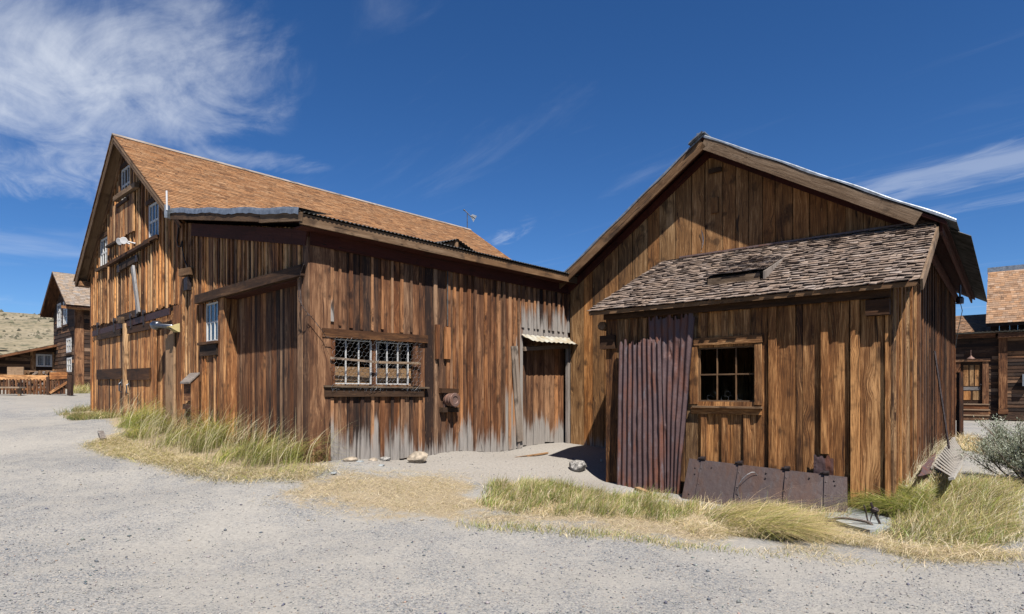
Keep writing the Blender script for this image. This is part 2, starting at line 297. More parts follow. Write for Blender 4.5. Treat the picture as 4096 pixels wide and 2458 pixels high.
# ------------------------------------------------------------------ mesh builder
ORG = {}
class MB:
    def __init__(s): s.v = []; s.f = []; s.loc = []; s.tint = []; s.hb = []
    def add(s, verts, faces, loc=None, tint=(.5, .5, -2., 1), hb=None):
        b = len(s.v); s.v += [tuple(p) for p in verts]; s.f += [tuple(b+i for i in f) for f in faces]
        s.loc += list(loc) if loc is not None else [tuple(p) for p in verts]
        s.tint += [tint]*len(verts); s.hb += list(hb) if hb is not None else [5.]*len(verts)
    def hexa(s, p, loc, tint, hb=None):
        """p: 8 points, bottom ring 0-3 then top ring 4-7"""
        f = [(0, 3, 2, 1), (4, 5, 6, 7), (0, 1, 5, 4), (1, 2, 6, 5), (2, 3, 7, 6), (3, 0, 4, 7)]
        a = Vector(p[1])-Vector(p[0]); b = Vector(p[3])-Vector(p[0]); c = Vector(p[4])-Vector(p[0])
        if a.cross(b).dot(c) < 0: f = [q[::-1] for q in f]
        s.add(p, f, loc, tint, hb)
    def beam(s, p0, p1, w, h, up=(0, 0, 1), tint=None, grey=-2., hb=None, tone=.5):
        """timber from p0 to p1, w across, h along up"""
        p0 = Vector(p0); p1 = Vector(p1); d = (p1-p0); L = d.length; d.normalize()
        sd_ = d.cross(Vector(up)).normalized(); u = sd_.cross(d).normalized()
        sx, sy, sz = [random.uniform(0, 60) for _ in range(3)]
        t = tint or (min(1, max(0, random.gauss(tone, .12))), random.random(), grey, 1)
        pts = []; loc = []
        for k, b in ((0, p0), (L, p1)):
            for (a, c) in ((-1, -1), (1, -1), (1, 1), (-1, 1)):
                pts.append(b + sd_*a*w/2 + u*c*h/2); loc.append((a*w/2+sx, k+sy, c*h/2+sz))
        s.hexa(pts, loc, t, hb or [5.]*8)
    def tube(s, pts, r, n=6, caps=True):
        pts = [Vector(p) for p in pts]; rings = []
        rr = r if hasattr(r, '__len__') else [r]*len(pts)
        up = Vector((0, 0, 1)); V = []; F = []
        for i, p in enumerate(pts):
            d = (pts[min(i+1, len(pts)-1)]-pts[max(i-1, 0)]).normalized()
            a = d.cross(up if abs(d.z) < .95 else Vector((1, 0, 0))).normalized(); b = a.cross(d)
            for k in range(n):
                t = 2*math.pi*k/n; V.append(p+a*math.cos(t)*rr[i]+b*math.sin(t)*rr[i])
        for i in range(len(pts)-1):
            for k in range(n):
                F.append((i*n+k, i*n+(k+1) % n, (i+1)*n+(k+1) % n, (i+1)*n+k))
        if caps: F.append(tuple(range(n))[::-1]); F.append(tuple((len(pts)-1)*n+k for k in range(n)))
        s.add(V, F)
    def lathe(s, o, axis, prof, n=20):
        """prof: (radius, along axis)"""
        o = Vector(o); ax = Vector(axis).normalized(); s.tube_profile(o, ax, prof, n)
    def tube_profile(s, o, ax, prof, n):
        a = ax.cross(Vector((0, 0, 1)) if abs(ax.z) < .9 else Vector((1, 0, 0))).normalized(); b = ax.cross(a)
        V = []; F = []
        for (r, h) in prof:
            for k in range(n):
                t = 2*math.pi*k/n; V.append(o+ax*h+a*math.cos(t)*r+b*math.sin(t)*r)
        m = len(prof)
        for i in range(m-1):
            for k in range(n): F.append((i*n+k, i*n+(k+1) % n, (i+1)*n+(k+1) % n, (i+1)*n+k))
        F.append(tuple(range(n))[::-1]); F.append(tuple((m-1)*n+k for k in range(n)))
        s.add(V, F)
    def sheet(s, grid, thick=None):
        """grid of points [i][j] -> one skin"""
        ni, nj = len(grid), len(grid[0]); V = [p for row in grid for p in row]
        F = [(i*nj+j, i*nj+j+1, (i+1)*nj+j+1, (i+1)*nj+j) for i in range(ni-1) for j in range(nj-1)]
        s.add(V, F)
def link(name, mb, mat, parent=None, origin=None, smooth=False):
    me = bpy.data.meshes.new(name); o = bpy.data.objects.new(name, me); C.objects.link(o)
    if parent is not None:
        org = ORG[parent.name]; o.parent = parent
    else:
        A = np.array(mb.v)
        org = Vector(origin) if origin is not None else Vector((A[:, 0].mean(), A[:, 1].mean(), A[:, 2].min()))
        o.location = org
    ORG[o.name] = org
    V = np.array([tuple(p) for p in mb.v]) - np.array(org)
    me.from_pydata(V.tolist(), [], mb.f)
    for nm, typ, dat, key in (('loc', 'FLOAT_VECTOR', mb.loc, 'vector'), ('tint', 'FLOAT_COLOR', mb.tint, 'color'), ('hb', 'FLOAT', mb.hb, 'value')):
        at = me.attributes.new(nm, typ, 'POINT'); at.data.foreach_set(key, np.array([tuple(x) if key != 'value' else x for x in dat], dtype=np.float32).ravel())
    if smooth: me.polygons.foreach_set('use_smooth', [True]*len(me.polygons))
    me.materials.append(mat); me.update()
    return o
def tag(o, label=None, cat=None, group=None, kind=None):
    if label: o['label'] = label
    if cat: o['category'] = cat
    if group: o['group'] = group
    if kind: o['kind'] = kind
    return o
def thing(name, loc, label, cat, group=None):
    o = bpy.data.objects.new(name, None); C.objects.link(o); o.location = loc; o.empty_display_size = .3
    ORG[o.name] = Vector(loc); return tag(o, label, cat, group)

# ------------------------------------------------------------------ wall frames
class Frame:
    def __init__(s, o, u, n): s.o = Vector((o[0], o[1], 0)); s.u = Vector((u[0], u[1], 0)); s.n = Vector((n[0], n[1], 0))
    def p(s, u, d, z): return s.o + s.u*u + s.n*d + Vector((0, 0, z))
    def uz(s, x, y, d=0.):
        """where the line of sight of a photo position meets this wall (d proud of it)"""
        k = (x-CX)/FPX; o = s.o + s.n*d
        t = (k*o.y-o.x)/(s.u.x-k*s.u.y); Z = o.y+s.u.y*t
        return t, EYE+(YH-y)/FPX*Z
    def at(s, x, y, d=0.):
        u, z = s.uz(x, y, d); return s.p(u, d, z)
    def ground(s, u, d=0.):
        q = s.p(u, d, 0); return g1(q.x, q.y)
dL = Vector((-.73512, .67793, 0)); dM = Vector((.67793, .73512, 0)); rR = Vector((.77534, -.63155, 0)); bR = Vector((.63155, .77534, 0))
CO = Vector((-3.056, 9.232, 0)); R0 = Vector((1.618, 10.520, 0)); UR = 4.21; Q = 2.4
FL = Frame(CO, dL, -dM); FM = Frame(CO, dM, -dL)
FR = Frame(R0, rR, -bR); FG = Frame(R0+bR*Q, rR, -bR); FS = Frame(R0+rR*UR, bR, rR)

def tone_of(mean, spread): return min(1, max(0, random.gauss(mean, spread)))
def board(mb, F, a, b, z0a, z0b, z1a, z1b, d0, d1, tint, base=None, skew=0.):
    """one vertical board of a wall, with uneven ends"""
    sx, sy, sz = [random.uniform(0, 80) for _ in range(3)]; uc = (a+b)/2
    ba = base if base is not None else -50.
    P = []; Lc = []; H = []
    for (u, d, z, k) in ((a, d0, z0a, 0), (b, d0, z0b, 0), (b, d1, z0b, 0), (a, d1, z0a, 0), (a, d0, z1a, 1), (b, d0, z1b, 1), (b, d1, z1b, 1), (a, d1, z1a, 1)):
        uu = u + (skew*k); P.append(F.p(uu, d, z)); Lc.append((u-uc+sx, z+sy, d+sz)); H.append(z-ba)
    mb.hexa(P, Lc, tint, H)
def const(v): return (lambda u: v)
def boards(mb, F, u0, u1, bot, top, wmin, wmax, d=0., th=.025, gap=(.003, .008), holes=(), tone=(.5, .2), grey=(-2., 0.), base=None, rag=.02, forced=(), nogrey=()):
    edges = []; u = u0
    brk = sorted([x for h in holes for x in h[:2] if u0+.02 < x < u1-.02] + [x for x in forced if u0+.02 < x < u1-.02]) + [u1]
    for e in brk:
        while u < e-1e-6:
            wd = random.uniform(wmin, wmax); v = u+wd
            if v > e-wmin*.6: v = e
            edges.append((u, v)); u = v
    joints = []
    for (a, b) in edges:
        g = random.uniform(*gap); mid = (a+b)/2; z0 = bot(mid); segs = [(None, None)]
        hs = sorted([h for h in holes if h[0]-1e-4 <= mid <= h[1]+1e-4], key=lambda h: h[2])
        segs = []; cur = None
        for h in hs: segs.append((cur, h[2])); cur = h[3]
        segs.append((cur, None))
        tn = (tone_of(*tone), random.random(), 0, 1); dd = random.uniform(-.004, .004)
        for (lo, hi) in segs:
            r0 = random.uniform(-rag, rag) if lo is None else 0
            r1 = random.uniform(-.006, .006) if hi is None else 0
            za = (bot(a)+r0) if lo is None else lo; zb = (bot(b)+r0+random.uniform(-rag, rag)*.4) if lo is None else lo
            ya = (top(a)+r1) if hi is None else hi; yb = (top(b)+r1) if hi is None else hi
            if ya <= za+.01 and yb <= zb+.01: continue
            ya = max(ya, za+.005); yb = max(yb, zb+.005)
            gb = base(mid) if base else (za if lo is not None else bot(mid))
            gr = random.gauss(*grey) if grey[0] > -1 and not (lo is not None and lo in nogrey) else -2.
            board(mb, F, a+g/2, b-g/2, za, zb, ya, yb, d-th+dd, d+dd, (tn[0], tn[1], gr, 1), gb)
        joints.append(b)
    return joints
def battens(mb, F, us, bot, top, w=(.05, .08), d=0., th=.022, holes=(), tone=(.6, .18), grey=(-2., 0.), base=None, skip=.0, rag=.03):
    for u in us:
        if random.random() < skip: continue
        ww = random.uniform(*w); a, b = u-ww/2, u+ww/2; hs = sorted([h for h in holes if a < h[1]-.005 and b > h[0]+.005], key=lambda h: h[2]); cur = None; segs = []
        for h in hs: segs.append((cur, h[2])); cur = h[3]
        segs.append((cur, None)); tn = (tone_of(*tone), random.random()); sk = random.uniform(-.008, .008); t_ = th*random.uniform(.8, 1.3)
        for (lo, hi) in segs:
            z0 = bot(u)+random.uniform(-rag, rag) if lo is None else lo; ya, yb = (top(a), top(b)) if hi is None else (hi, hi)
            if min(ya, yb) <= z0+.02: continue
            gb = base(u) if base else z0
            gr = random.gauss(*grey) if grey[0] > -1 else -2.
            board(mb, F, a, b, z0, z0, ya, yb, d+.002, d+t_, (tn[0], tn[1], gr, 1), gb, sk)
def backing(mb, F, u0, u1, bot, top, d, holes=(), n=24):
    """dark inner lining, cut around the openings"""
    xs = sorted(set([u0, u1]+[min(max(x, u0), u1) for h in holes for x in h[:2]]+list(np.linspace(u0, u1, n))))
    for a, b in zip(xs[:-1], xs[1:]):
        m = (a+b)/2; cur = None; segs = []
        for h in sorted([h for h in holes if h[0] <= m <= h[1]], key=lambda h: h[2]): segs.append((cur, h[2])); cur = h[3]
        segs.append((cur, None))
        for lo, hi in segs:
            za, zb = (bot(a), bot(b)) if lo is None else (lo, lo); ya, yb = (top(a), top(b)) if hi is None else (hi, hi)
            if ya <= za+.01 or yb <= zb+.01: continue
            mb.add([F.p(a, d, za), F.p(b, d, zb), F.p(b, d, yb), F.p(a, d, ya)], [(0, 1, 2, 3)])
def hboard(mb, F, u0, z0, u1, z1, h, d, th, tone=.5, grey=-2., warm=None):
    """a plank on the wall from (u0,z0) to (u1,z1) (its centre line)"""
    p0 = F.p(u0, d+th/2, z0); p1 = F.p(u1, d+th/2, z1); ax = (p1-p0).normalized()
    up = ax.cross(F.n)
    if up.z < 0: up = -up
    mb.beam(p0, p1, th, h, up, tint=(tone, random.random() if warm is None else warm, grey, 1))
def fbox(mb, F, u0, u1, d0, d1, z0, z1, tone=.5, vertical=False, grey=-2.):
    if vertical: mb.beam(F.p((u0+u1)/2, (d0+d1)/2, z0), F.p((u0+u1)/2, (d0+d1)/2, z1), abs(d1-d0), abs(u1-u0), F.u, tint=(tone, random.random(), grey, 1))
    else: mb.beam(F.p(u0, (d0+d1)/2, (z0+z1)/2), F.p(u1, (d0+d1)/2, (z0+z1)/2), abs(d1-d0), abs(z1-z0), (0, 0, 1), tint=(tone, random.random(), grey, 1))
def slab(mb, F, pts, thick):
    """roof deck: four (u,d,z) corners, thick downwards"""
    top = [F.p(*q) for q in pts]; bot = [q-Vector((0, 0, thick)) for q in top]; sx = random.uniform(0, 50)
    mb.hexa(bot+top, [(q[1]+sx, q[0], 0) for q in pts]*2, (.4, .5, -2, 1))
def shingles(mb, E0, E1, T0, T1, expo, wmin, wmax, th=.012, length=2.6, curl=0., tone=(.5, .2), wav=.0, hue=(.2, .8)):
    """courses of separate wooden shingles; E eave corners, T top corners"""
    E0, E1, T0, T1 = [Vector(p) for p in (E0, E1, T0, T1)]
    slope = ((T0-E0).length+(T1-E1).length)/2; n = max(1, int(slope/expo)); nrm = (E1-E0).cross(T0-E0).normalized()
    if nrm.z < 0: nrm = -nrm
    for i in range(n):
        v = i/n; A = E0.lerp(T0, v); B = E1.lerp(T1, v); L = (B-A).length; x = -random.uniform(0, wmax)
        up = (T0-E0).lerp(T1-E1, .5).normalized(); ax = (B-A).normalized(); sag = wav*math.sin(i*1.7)
        while x < L-.01:
            wd = random.uniform(wmin, wmax); a = max(0, x)+.002; b = min(L, x+wd)-.002; x += wd
            if b-a < .015: continue
            dl = random.uniform(-.004, .004)*(1+curl*150); ln = min(expo*length, slope*(1-v)+.02); c1 = random.uniform(0, curl); c2 = random.uniform(0, curl); t = th*(random.uniform(.7, 1.3) if curl > .005 else random.uniform(.93, 1.07))
            lf = t*1.15
            def q(xx, s_, h): return A+ax*xx+up*(s_)+nrm*h
            rows = [(dl, lf+t+c1, lf+t+c2), (dl+ln*.3, lf*.8+t, lf*.8+t), (ln, .003, .003)]
            V = []; Lc = []; sx, sy = random.uniform(0, 90), random.uniform(0, 90)
            for (s_, h1, h2) in rows: V += [q(a, s_, h1), q(b, s_, h2)]; Lc += [(a+sx, s_+sy, 0), (b+sx, s_+sy, 0)]
            V += [q(a, dl, lf+c1), q(b, dl, lf+c2)]; Lc += [(a+sx, dl+sy, .02), (b+sx, dl+sy, .02)]
            F_ = [(0, 1, 3, 2), (2, 3, 5, 4), (6, 7, 1, 0), (6, 0, 2), (7, 3, 1), (6, 2, 4), (7, 5, 3)]
            mb.add(V, F_, Lc, (tone_of(*tone), random.uniform(*hue), -2, 1))
def window(name, F, u0, u1, z0, z1, d, nx, nz, parent, mat='white', fw=.035, mw=.016, gl='glass', dep=.03, zmid=None):
    """sash with real bars; a child pane of glass"""
    mb = MB(); m_ = lambda *a, **k: fbox(mb, F, *a, **k)
    m_(u0, u0+fw, d-dep, d, z0, z1, vertical=True); m_(u1-fw, u1, d-dep, d, z0, z1, vertical=True)
    m_(u0+fw, u1-fw, d-dep, d-.001, z0, z0+fw); m_(u0+fw, u1-fw, d-dep, d-.001, z1-fw, z1)
    for i in range(1, nx):
        u = u0+(u1-u0)*i/nx; m_(u-mw/2, u+mw/2, d-dep*.9, d-.004, z0+fw, z1-fw, vertical=True)
    for j in range(1, nz):
        z = z0+(z1-z0)*j/nz; m_(u0+fw, u1-fw, d-dep*.8, d-.007, z-mw*.7, z+mw*.7)
    o = link(name, mb, M[mat], parent)
    if gl:
        g = MB(); g.add([F.p(u0+fw*.5, d-dep*.6, z0+fw*.5), F.p(u1-fw*.5, d-dep*.6, z0+fw*.5), F.p(u1-fw*.5, d-dep*.6, z1-fw*.5), F.p(u0+fw*.5, d-dep*.6, z1-fw*.5)], [(0, 1, 2, 3)])
        link('pane', g, M[gl], o)
    return o
def corrugated(mb, P, nu, nv, amp, waves, nrm, dent=0., seed=0, ragtop=0.):
    """P(s,t) bilinear corner list [bl,br,tr,tl]; ribs run from bottom to top"""
    bl, br, tr, tl = [Vector(p) for p in P]; nrm = Vector(nrm).normalized(); rs = random.Random(seed); grid = []
    ph = [rs.uniform(0, 6.28) for _ in range(8)]; bumps = [(rs.random(), rs.random(), rs.uniform(.02, .06), rs.uniform(-1, 1)) for _ in range(26)]
    tops = [rs.uniform(-1, .2)*ragtop for _ in range(nu+1)]
    for j in range(nv+1):
        t = j/nv; row = []
        for i in range(nu+1):
            s_ = i/nu; tt = t*(1+tops[i//4]/ (tl-bl).length) if ragtop else t
            p = (bl.lerp(br, s_)).lerp(tl.lerp(tr, s_), tt); h = amp*math.sin(2*math.pi*waves*s_)
            if dent:
                h += dent*.35*math.sin(5*t+ph[0]+2*s_)+dent*.3*math.sin(11*t+7*s_+ph[1])
                for (bs, bt, br_, bh) in bumps:
                    q = ((s_-bs)**2*.35+(t-bt)**2)/br_**2
                    if q < 4: h += bh*dent*.8*math.exp(-q*1.5)
            row.append(p+nrm*h)
        grid.append(row)
    mb.sheet(grid)
def rock(name, c, r, mat, label, cat='rock', group=None, seed=0, squash=(1, 1, .6), rot=0., sub=3):
    import bmesh
    bm = bmesh.new(); bmesh.ops.create_icosphere(bm, subdivisions=sub, radius=1.); rs = random.Random(seed)
    pl_ = [(Vector((rs.gauss(0, 1), rs.gauss(0, 1), rs.gauss(0, 1))).normalized(), rs.uniform(.62, .95)) for _ in range(11)]
    cr, sr = math.cos(rot), math.sin(rot)
    for v in bm.verts:
        p = v.co.copy()
        for nn, dd in pl_:
            e = p.dot(nn)
            if e > dd: p -= nn*(e-dd)*.85
        p *= 1+.05*math.sin(7*p.x+seed)*math.sin(6*p.y)*math.sin(8*p.z+seed)
        x, y, z = p.x*squash[0]*r, p.y*squash[1]*r, p.z*squash[2]*r
        v.co = (x*cr-y*sr, x*sr+y*cr, z)
    me = bpy.data.meshes.new(name); bm.to_mesh(me); bm.free(); me.materials.append(M[mat])
    o = bpy.data.objects.new(name, me); C.objects.link(o); o.location = (c[0], c[1], c[2]+r*squash[2]*.55)
    return tag(o, label, cat, group)
# ------------------------------------------------------------------ the setting: terrain, hill
def poly(pts):                                     # photo outline -> outline on the terrain (metres)
    return ground_at([p[0]*1.6563 for p in pts], [p[1]*1.6563 for p in pts])[:, :2]
def pdist(P, X, Y):
    """signed distance to a closed outline, positive inside"""
    n = len(P); ins = np.zeros(X.shape, bool); dm = np.full(X.shape, 1e9)
    for i in range(n):
        x0, y0 = P[i]; x1, y1 = P[(i+1) % n]
        c = ((y0 > Y) != (y1 > Y)) & (X < (x1-x0)*(Y-y0)/((y1-y0)+1e-12)+x0); ins ^= c
        L2 = (x1-x0)**2+(y1-y0)**2+1e-9; t = np.clip(((X-x0)*(x1-x0)+(Y-y0)*(y1-y0))/L2, 0, 1)
        dm = np.minimum(dm, np.hypot(X-x0-t*(x1-x0), Y-y0-t*(y1-y0)))
    return np.where(ins, dm, -dm)
PG_STRAW = [poly([(200, 1072), (300, 1035), (480, 1060), (720, 1095), (800, 1128), (900, 1140), (1010, 1136), (1110, 1150), (1180, 1170), (1400, 1190), (1600, 1205), (2050, 1240), (2473, 1230), (2473, 1338), (2330, 1352), (2130, 1362), (1900, 1342), (1700, 1328), (1500, 1300), (1250, 1268), (1050, 1262), (900, 1248), (760, 1228), (640, 1190), (500, 1165), (400, 1135), (300, 1105)])]
PG_LEFT = poly([(255, 1012), (300, 985), (430, 985), (600, 1015), (735, 1070), (785, 1112), (770, 1140), (700, 1148), (560, 1138), (430, 1112), (335, 1085), (290, 1045)])
PG_SMALL = poly([(140, 1004), (215, 990), (290, 990), (300, 1008), (270, 1020), (180, 1016)])
PG_TUFT = poly([(1150, 1225), (1190, 1175), (1300, 1168), (1400, 1185), (1520, 1200), (1640, 1212), (1700, 1235), (1620, 1262), (1400, 1250), (1250, 1245)])
PG_PLATE = poly([(1660, 1222), (2050, 1248), (2060, 1262), (1900, 1266), (1650, 1242)])
PG_COMB = poly([(1700, 1250), (1790, 1243), (1850, 1248), (1890, 1268), (1905, 1296), (1880, 1306), (1810, 1300), (1740, 1276)])
PG_RIGHT = poly([(2055, 1228), (2080, 1196), (2170, 1190), (2215, 1172), (2270, 1165), (2350, 1165), (2473, 1180), (2473, 1318), (2330, 1330), (2180, 1318), (2100, 1290), (2150, 1268), (2120, 1240)])
PG_FLOP = poly([(2058, 1215), (2110, 1196), (2200, 1200), (2290, 1215), (2280, 1250), (2190, 1258), (2110, 1240)])
PG_DIRT = poly([(800, 1118), (1000, 1095), (1380, 1068), (1470, 1080), (1470, 1165), (1500, 1190), (1560, 1212), (1400, 1195), (1180, 1172), (1010, 1140)])
PG_FARDIRT = poly([(0, 960), (215, 958), (215, 985), (0, 1000)])

def axis(lo, hi, far, step):
    a = list(np.arange(lo, hi, step)); x = a[-1]; s_ = step
    while x < far: s_ *= 1.22; x += s_; a.append(x)
    x = a[0]; s_ = step
    while x > -far: s_ *= 1.22; x -= s_; a.insert(0, x)
    return np.array(a)
ax_ = axis(-15, 13, 900, .12); ay_ = axis(1.5, 21, 900, .12)
GX, GY = np.meshgrid(ax_, ay_); GZ = gz(GX, GY)
und = .018*np.sin(1.9*GX+.7*GY)*np.sin(1.3*GY-.4*GX)+.010*np.sin(4.1*GX-2.*GY+1.)*np.sin(3.7*GY+.6)
GZ = GZ+und*(np.hypot(GX, GY-8) < 18)
me = bpy.data.meshes.new('ground'); ny, nx = GX.shape
idx = np.arange(nx*ny).reshape(ny, nx)
quads = np.stack([idx[:-1, :-1], idx[:-1, 1:], idx[1:, 1:], idx[1:, :-1]], -1).reshape(-1, 4)
def fast_mesh(me, V, F):
    V = np.asarray(V, np.float32); F = np.asarray(F, np.int32); k = F.shape[1]
    me.vertices.add(len(V)); me.vertices.foreach_set('co', V.ravel())
    me.loops.add(F.size); me.loops.foreach_set('vertex_index', F.ravel())
    me.polygons.add(len(F)); me.polygons.foreach_set('loop_start', np.arange(len(F), dtype=np.int32)*k)
    me.update(calc_edges=True)
fast_mesh(me, np.stack([GX, GY, GZ], -1).reshape(-1, 3), quads)
me.polygons.foreach_set('use_smooth', [True]*len(me.polygons))
def vnoise(X, Y, sc, seed):
    """smooth value noise on the ground plane, 0..1"""
    t = np.random.default_rng(seed).random((64, 64)); x = np.asarray(X)/sc; y = np.asarray(Y)/sc; i = np.floor(x).astype(int); j = np.floor(y).astype(int); u = x-i; v = y-j
    u = u*u*(3-2*u); v = v*v*(3-2*v); g = lambda a, b: t[a % 64, b % 64]
    return (g(i, j)*(1-u)+g(i+1, j)*u)*(1-v)+(g(i, j+1)*(1-u)+g(i+1, j+1)*u)*v
def strawy(X, Y): return np.clip((.5*vnoise(X, Y, 1.25, 3)+.33*vnoise(X, Y, .5, 4)+.17*vnoise(X, Y, .2, 5)-.36)/.2, 0, 1)
near = (np.abs(GX) < 40) & (GY < 45) & (GY > 0)
cov = np.zeros(GX.shape+(4,), np.float32); cov[..., 3] = 1
def soft(P, wd): 
    r = np.zeros(GX.shape); r[near] = np.clip(pdist(P, GX[near], GY[near])/wd+.5, 0, 1); return r
cov[..., 0] = np.max([soft(p, 1.3)*(.38+.6*strawy(GX, GY)) for p in PG_STRAW]+[soft(PG_SMALL, .6), soft(PG_LEFT, .4)], 0)
cov[..., 1] = np.maximum(soft(PG_DIRT, .7), soft(PG_FARDIRT, 4.)*.8)
cov[..., 2] = np.clip((np.hypot(GX, GY)-26)/20, 0, 1)
at = me.attributes.new('cover', 'FLOAT_COLOR', 'POINT'); at.data.foreach_set('color', cov.ravel())
m, nt = new_mat('gravel_and_straw_ground')
pos = nt.node('ShaderNodeNewGeometry').outputs['Position']
p2 = nt.vmath('MULTIPLY', pos, (1, 1, 0.)); cv = nt.attr('cover'); cs, cd, cf = nt.sep(cv)
nL = nt.noise(p2, .55, 4, .55, .4); nM = nt.noise(p2, 3.2, 4, .6, .3); nS = nt.noise(p2, 22., 4, .65); nF = nt.noise(p2, 140., 3, .6)
v1 = nt.vor(p2, 85.); c1 = nt.sep(nt.vor(p2, 85., out='Color'))[0]; v2 = nt.vor(p2, 38.); c2 = nt.sep(nt.vor(p2, 38., out='Color'))[1]
stone = nt.ramp(c1, [(0., (.085, .09, .102)), (.35, (.165, .172, .182)), (.7, (.25, .247, .243)), (.9, (.33, .315, .29)), (1., (.29, .235, .19))])
stone2 = nt.ramp(c2, [(0., (.09, .10, .118)), (.6, (.20, .205, .212)), (1., (.33, .315, .29))])
peb = nt.mix(nt.math('MULTIPLY', nt.smooth(v2, .42, .25), nt.smooth(c2, .45, .75)), stone, stone2)
dust = nt.ramp(nS, [(.3, (.245, .233, .215)), (.7, (.335, .318, .29))])
dfac = nt.smooth(nt.math('ADD', nt.math('ADD', nt.math('MULTIPLY', nL, .62), nt.math('MULTIPLY', nM, .33)), nt.math('MULTIPLY', nS, .18)), .44, .68)
grav = nt.mix(nt.math('MULTIPLY', dfac, .85), peb, dust)
dirt = nt.mix(nt.math('MULTIPLY', nt.smooth(c1, .55, .8), .55), nt.ramp(nS, [(.25, (.195, .178, .16)), (.75, (.32, .298, .27))]), stone)
sn = nt.noise(nt.vmath('MULTIPLY', p2, (26., 90., 1.)), 1., 4, .65, 1.4)
straw = nt.ramp(nt.math('ADD', nt.math('MULTIPLY', sn, .6), nt.math('MULTIPLY', nF, .4)), [(.28, (.14, .108, .07)), (.5, (.28, .228, .155)), (.72, (.37, .31, .225))])
fd = nt.smooth(nt.math('ADD', cd, nt.math('MULTIPLY', nt.math('SUBTRACT', nM, .5), .9)), .3, .75)
fs = nt.smooth(nt.math('ADD', cs, nt.math('ADD', nt.math('MULTIPLY', nt.math('SUBTRACT', nM, .5), 1.1), nt.math('MULTIPLY', nt.math('SUBTRACT', nS, .5), .9))), .40, .85)
col = nt.mix(fd, grav, dirt); col = nt.mix(fs, col, straw)
farc = nt.ramp(nM, [(.3, (.22, .19, .145)), (.7, (.31, .28, .23))]); col = nt.mix(nt.math('MULTIPLY', cf, .6), col, farc)
bounce_damper = nt.ramp(nS, [(.35, (.045, .048, .028)), (.7, (.15, .13, .08))]); bk = nt.smooth(nt.math('ADD', nt.sep(pos)[1], nt.math('MULTIPLY', nt.math('SUBTRACT', nL, .5), 6.)), -2.5, -5.); col = nt.mix(bk, col, bounce_damper)   # unseen dark ground added behind the viewer to cut bounced light
col = nt.mix(1., col, (ALB*.95, ALB*.95, ALB*.94, 1), blend='MULTIPLY'); nt.put(nt.b.inputs['Base Color'], col); nt.put(nt.b.inputs['Roughness'], .95); nt.put(nt.b.inputs['Specular IOR Level'], .15)
hh = nt.math('ADD', nt.math('SUBTRACT', nt.math('MULTIPLY', nS, .5), nt.math('MULTIPLY', nt.math('MULTIPLY', v1, .55), nt.math('SUBTRACT', 1., nt.math('MULTIPLY', dfac, .7)))), nt.math('MULTIPLY', nt.smooth(v2, .5, .1), .5))
bump(nt, hh, .5, .014)
M['ground'] = m; me.materials.append(m)
tag(bpy.data.objects.new('ground', me), kind='structure'); ground = bpy.data.objects['ground']; C.objects.link(ground)

# far hillside
hx = np.linspace(-420, 120, 220); hy = np.linspace(70, 420, 150); HX, HY = np.meshgrid(hx, hy)
sm_ = lambda a, lo, hi: (lambda t: t*t*(3-2*t))(np.clip((a-lo)/(hi-lo), 0, 1))
HZ = 31*sm_(HY, 75, 235)*(1-.75*sm_(HX, -120, 60))*(.93+.07*np.sin(HX*.02+1.2)) + 1.2*np.sin(HX*.06+HY*.03)*sm_(HY, 90, 160) + .7*np.sin(HX*.13-HY*.09)*sm_(HY, 90, 160) + 1.2
me = bpy.data.meshes.new('hill'); ii = np.arange(HX.size).reshape(HX.shape)
fast_mesh(me, np.stack([HX, HY, HZ], -1).reshape(-1, 3), np.stack([ii[:-1, :-1], ii[:-1, 1:], ii[1:, 1:], ii[1:, :-1]], -1).reshape(-1, 4))
me.polygons.foreach_set('use_smooth', [True]*len(me.polygons))
m, nt = new_mat('sagebrush_hillside'); pos = nt.node('ShaderNodeNewGeometry').outputs['Position']
a = nt.noise(pos, .035, 5, .6, .4); b_ = nt.noise(pos, .25, 4, .65); vv = nt.vor(pos, .42); v3 = nt.vor(pos, .95)
c = nt.ramp(nt.math('ADD', nt.math('MULTIPLY', a, .6), nt.math('MULTIPLY', b_, .4)), [(.34, (.115, .10, .058)), (.5, (.195, .163, .105)), (.66, (.275, .232, .165))])
c = nt.mix(nt.math('MULTIPLY', nt.smooth(vv, .40, .22), nt.smooth(a, .62, .42)), c, (.062, .065, .035, 1))
c = nt.mix(nt.math('MULTIPLY', nt.smooth(v3, .38, .2), .55), c, (.075, .072, .045, 1))
c = nt.mix(1., c, (ALB, ALB, ALB, 1), blend='MULTIPLY'); nt.put(nt.b.inputs['Base Color'], c); nt.put(nt.b.inputs['Roughness'], 1.); bump(nt, nt.math('SUBTRACT', b_, nt.math('MULTIPLY', vv, .5)), .8, 1.2)
me.materials.append(m); o = bpy.data.objects.new('hill', me); C.objects.link(o); tag(o, kind='structure')
nb = 16000; bx_ = RNG.uniform(-300, -50, nb); by_ = RNG.uniform(80, 262, nb); kp = vnoise(bx_, by_, 30, 9)*.6+vnoise(bx_, by_, 9, 8)*.4 > RNG.uniform(.25, .75, nb); bx_, by_ = bx_[kp], by_[kp]; nb = len(bx_)
jx = np.clip(np.searchsorted(hx, bx_)-1, 0, len(hx)-2); jy = np.clip(np.searchsorted(hy, by_)-1, 0, len(hy)-2); bz_ = HZ[jy, jx]*.25+HZ[jy+1, jx]*.25+HZ[jy, jx+1]*.25+HZ[jy+1, jx+1]*.25
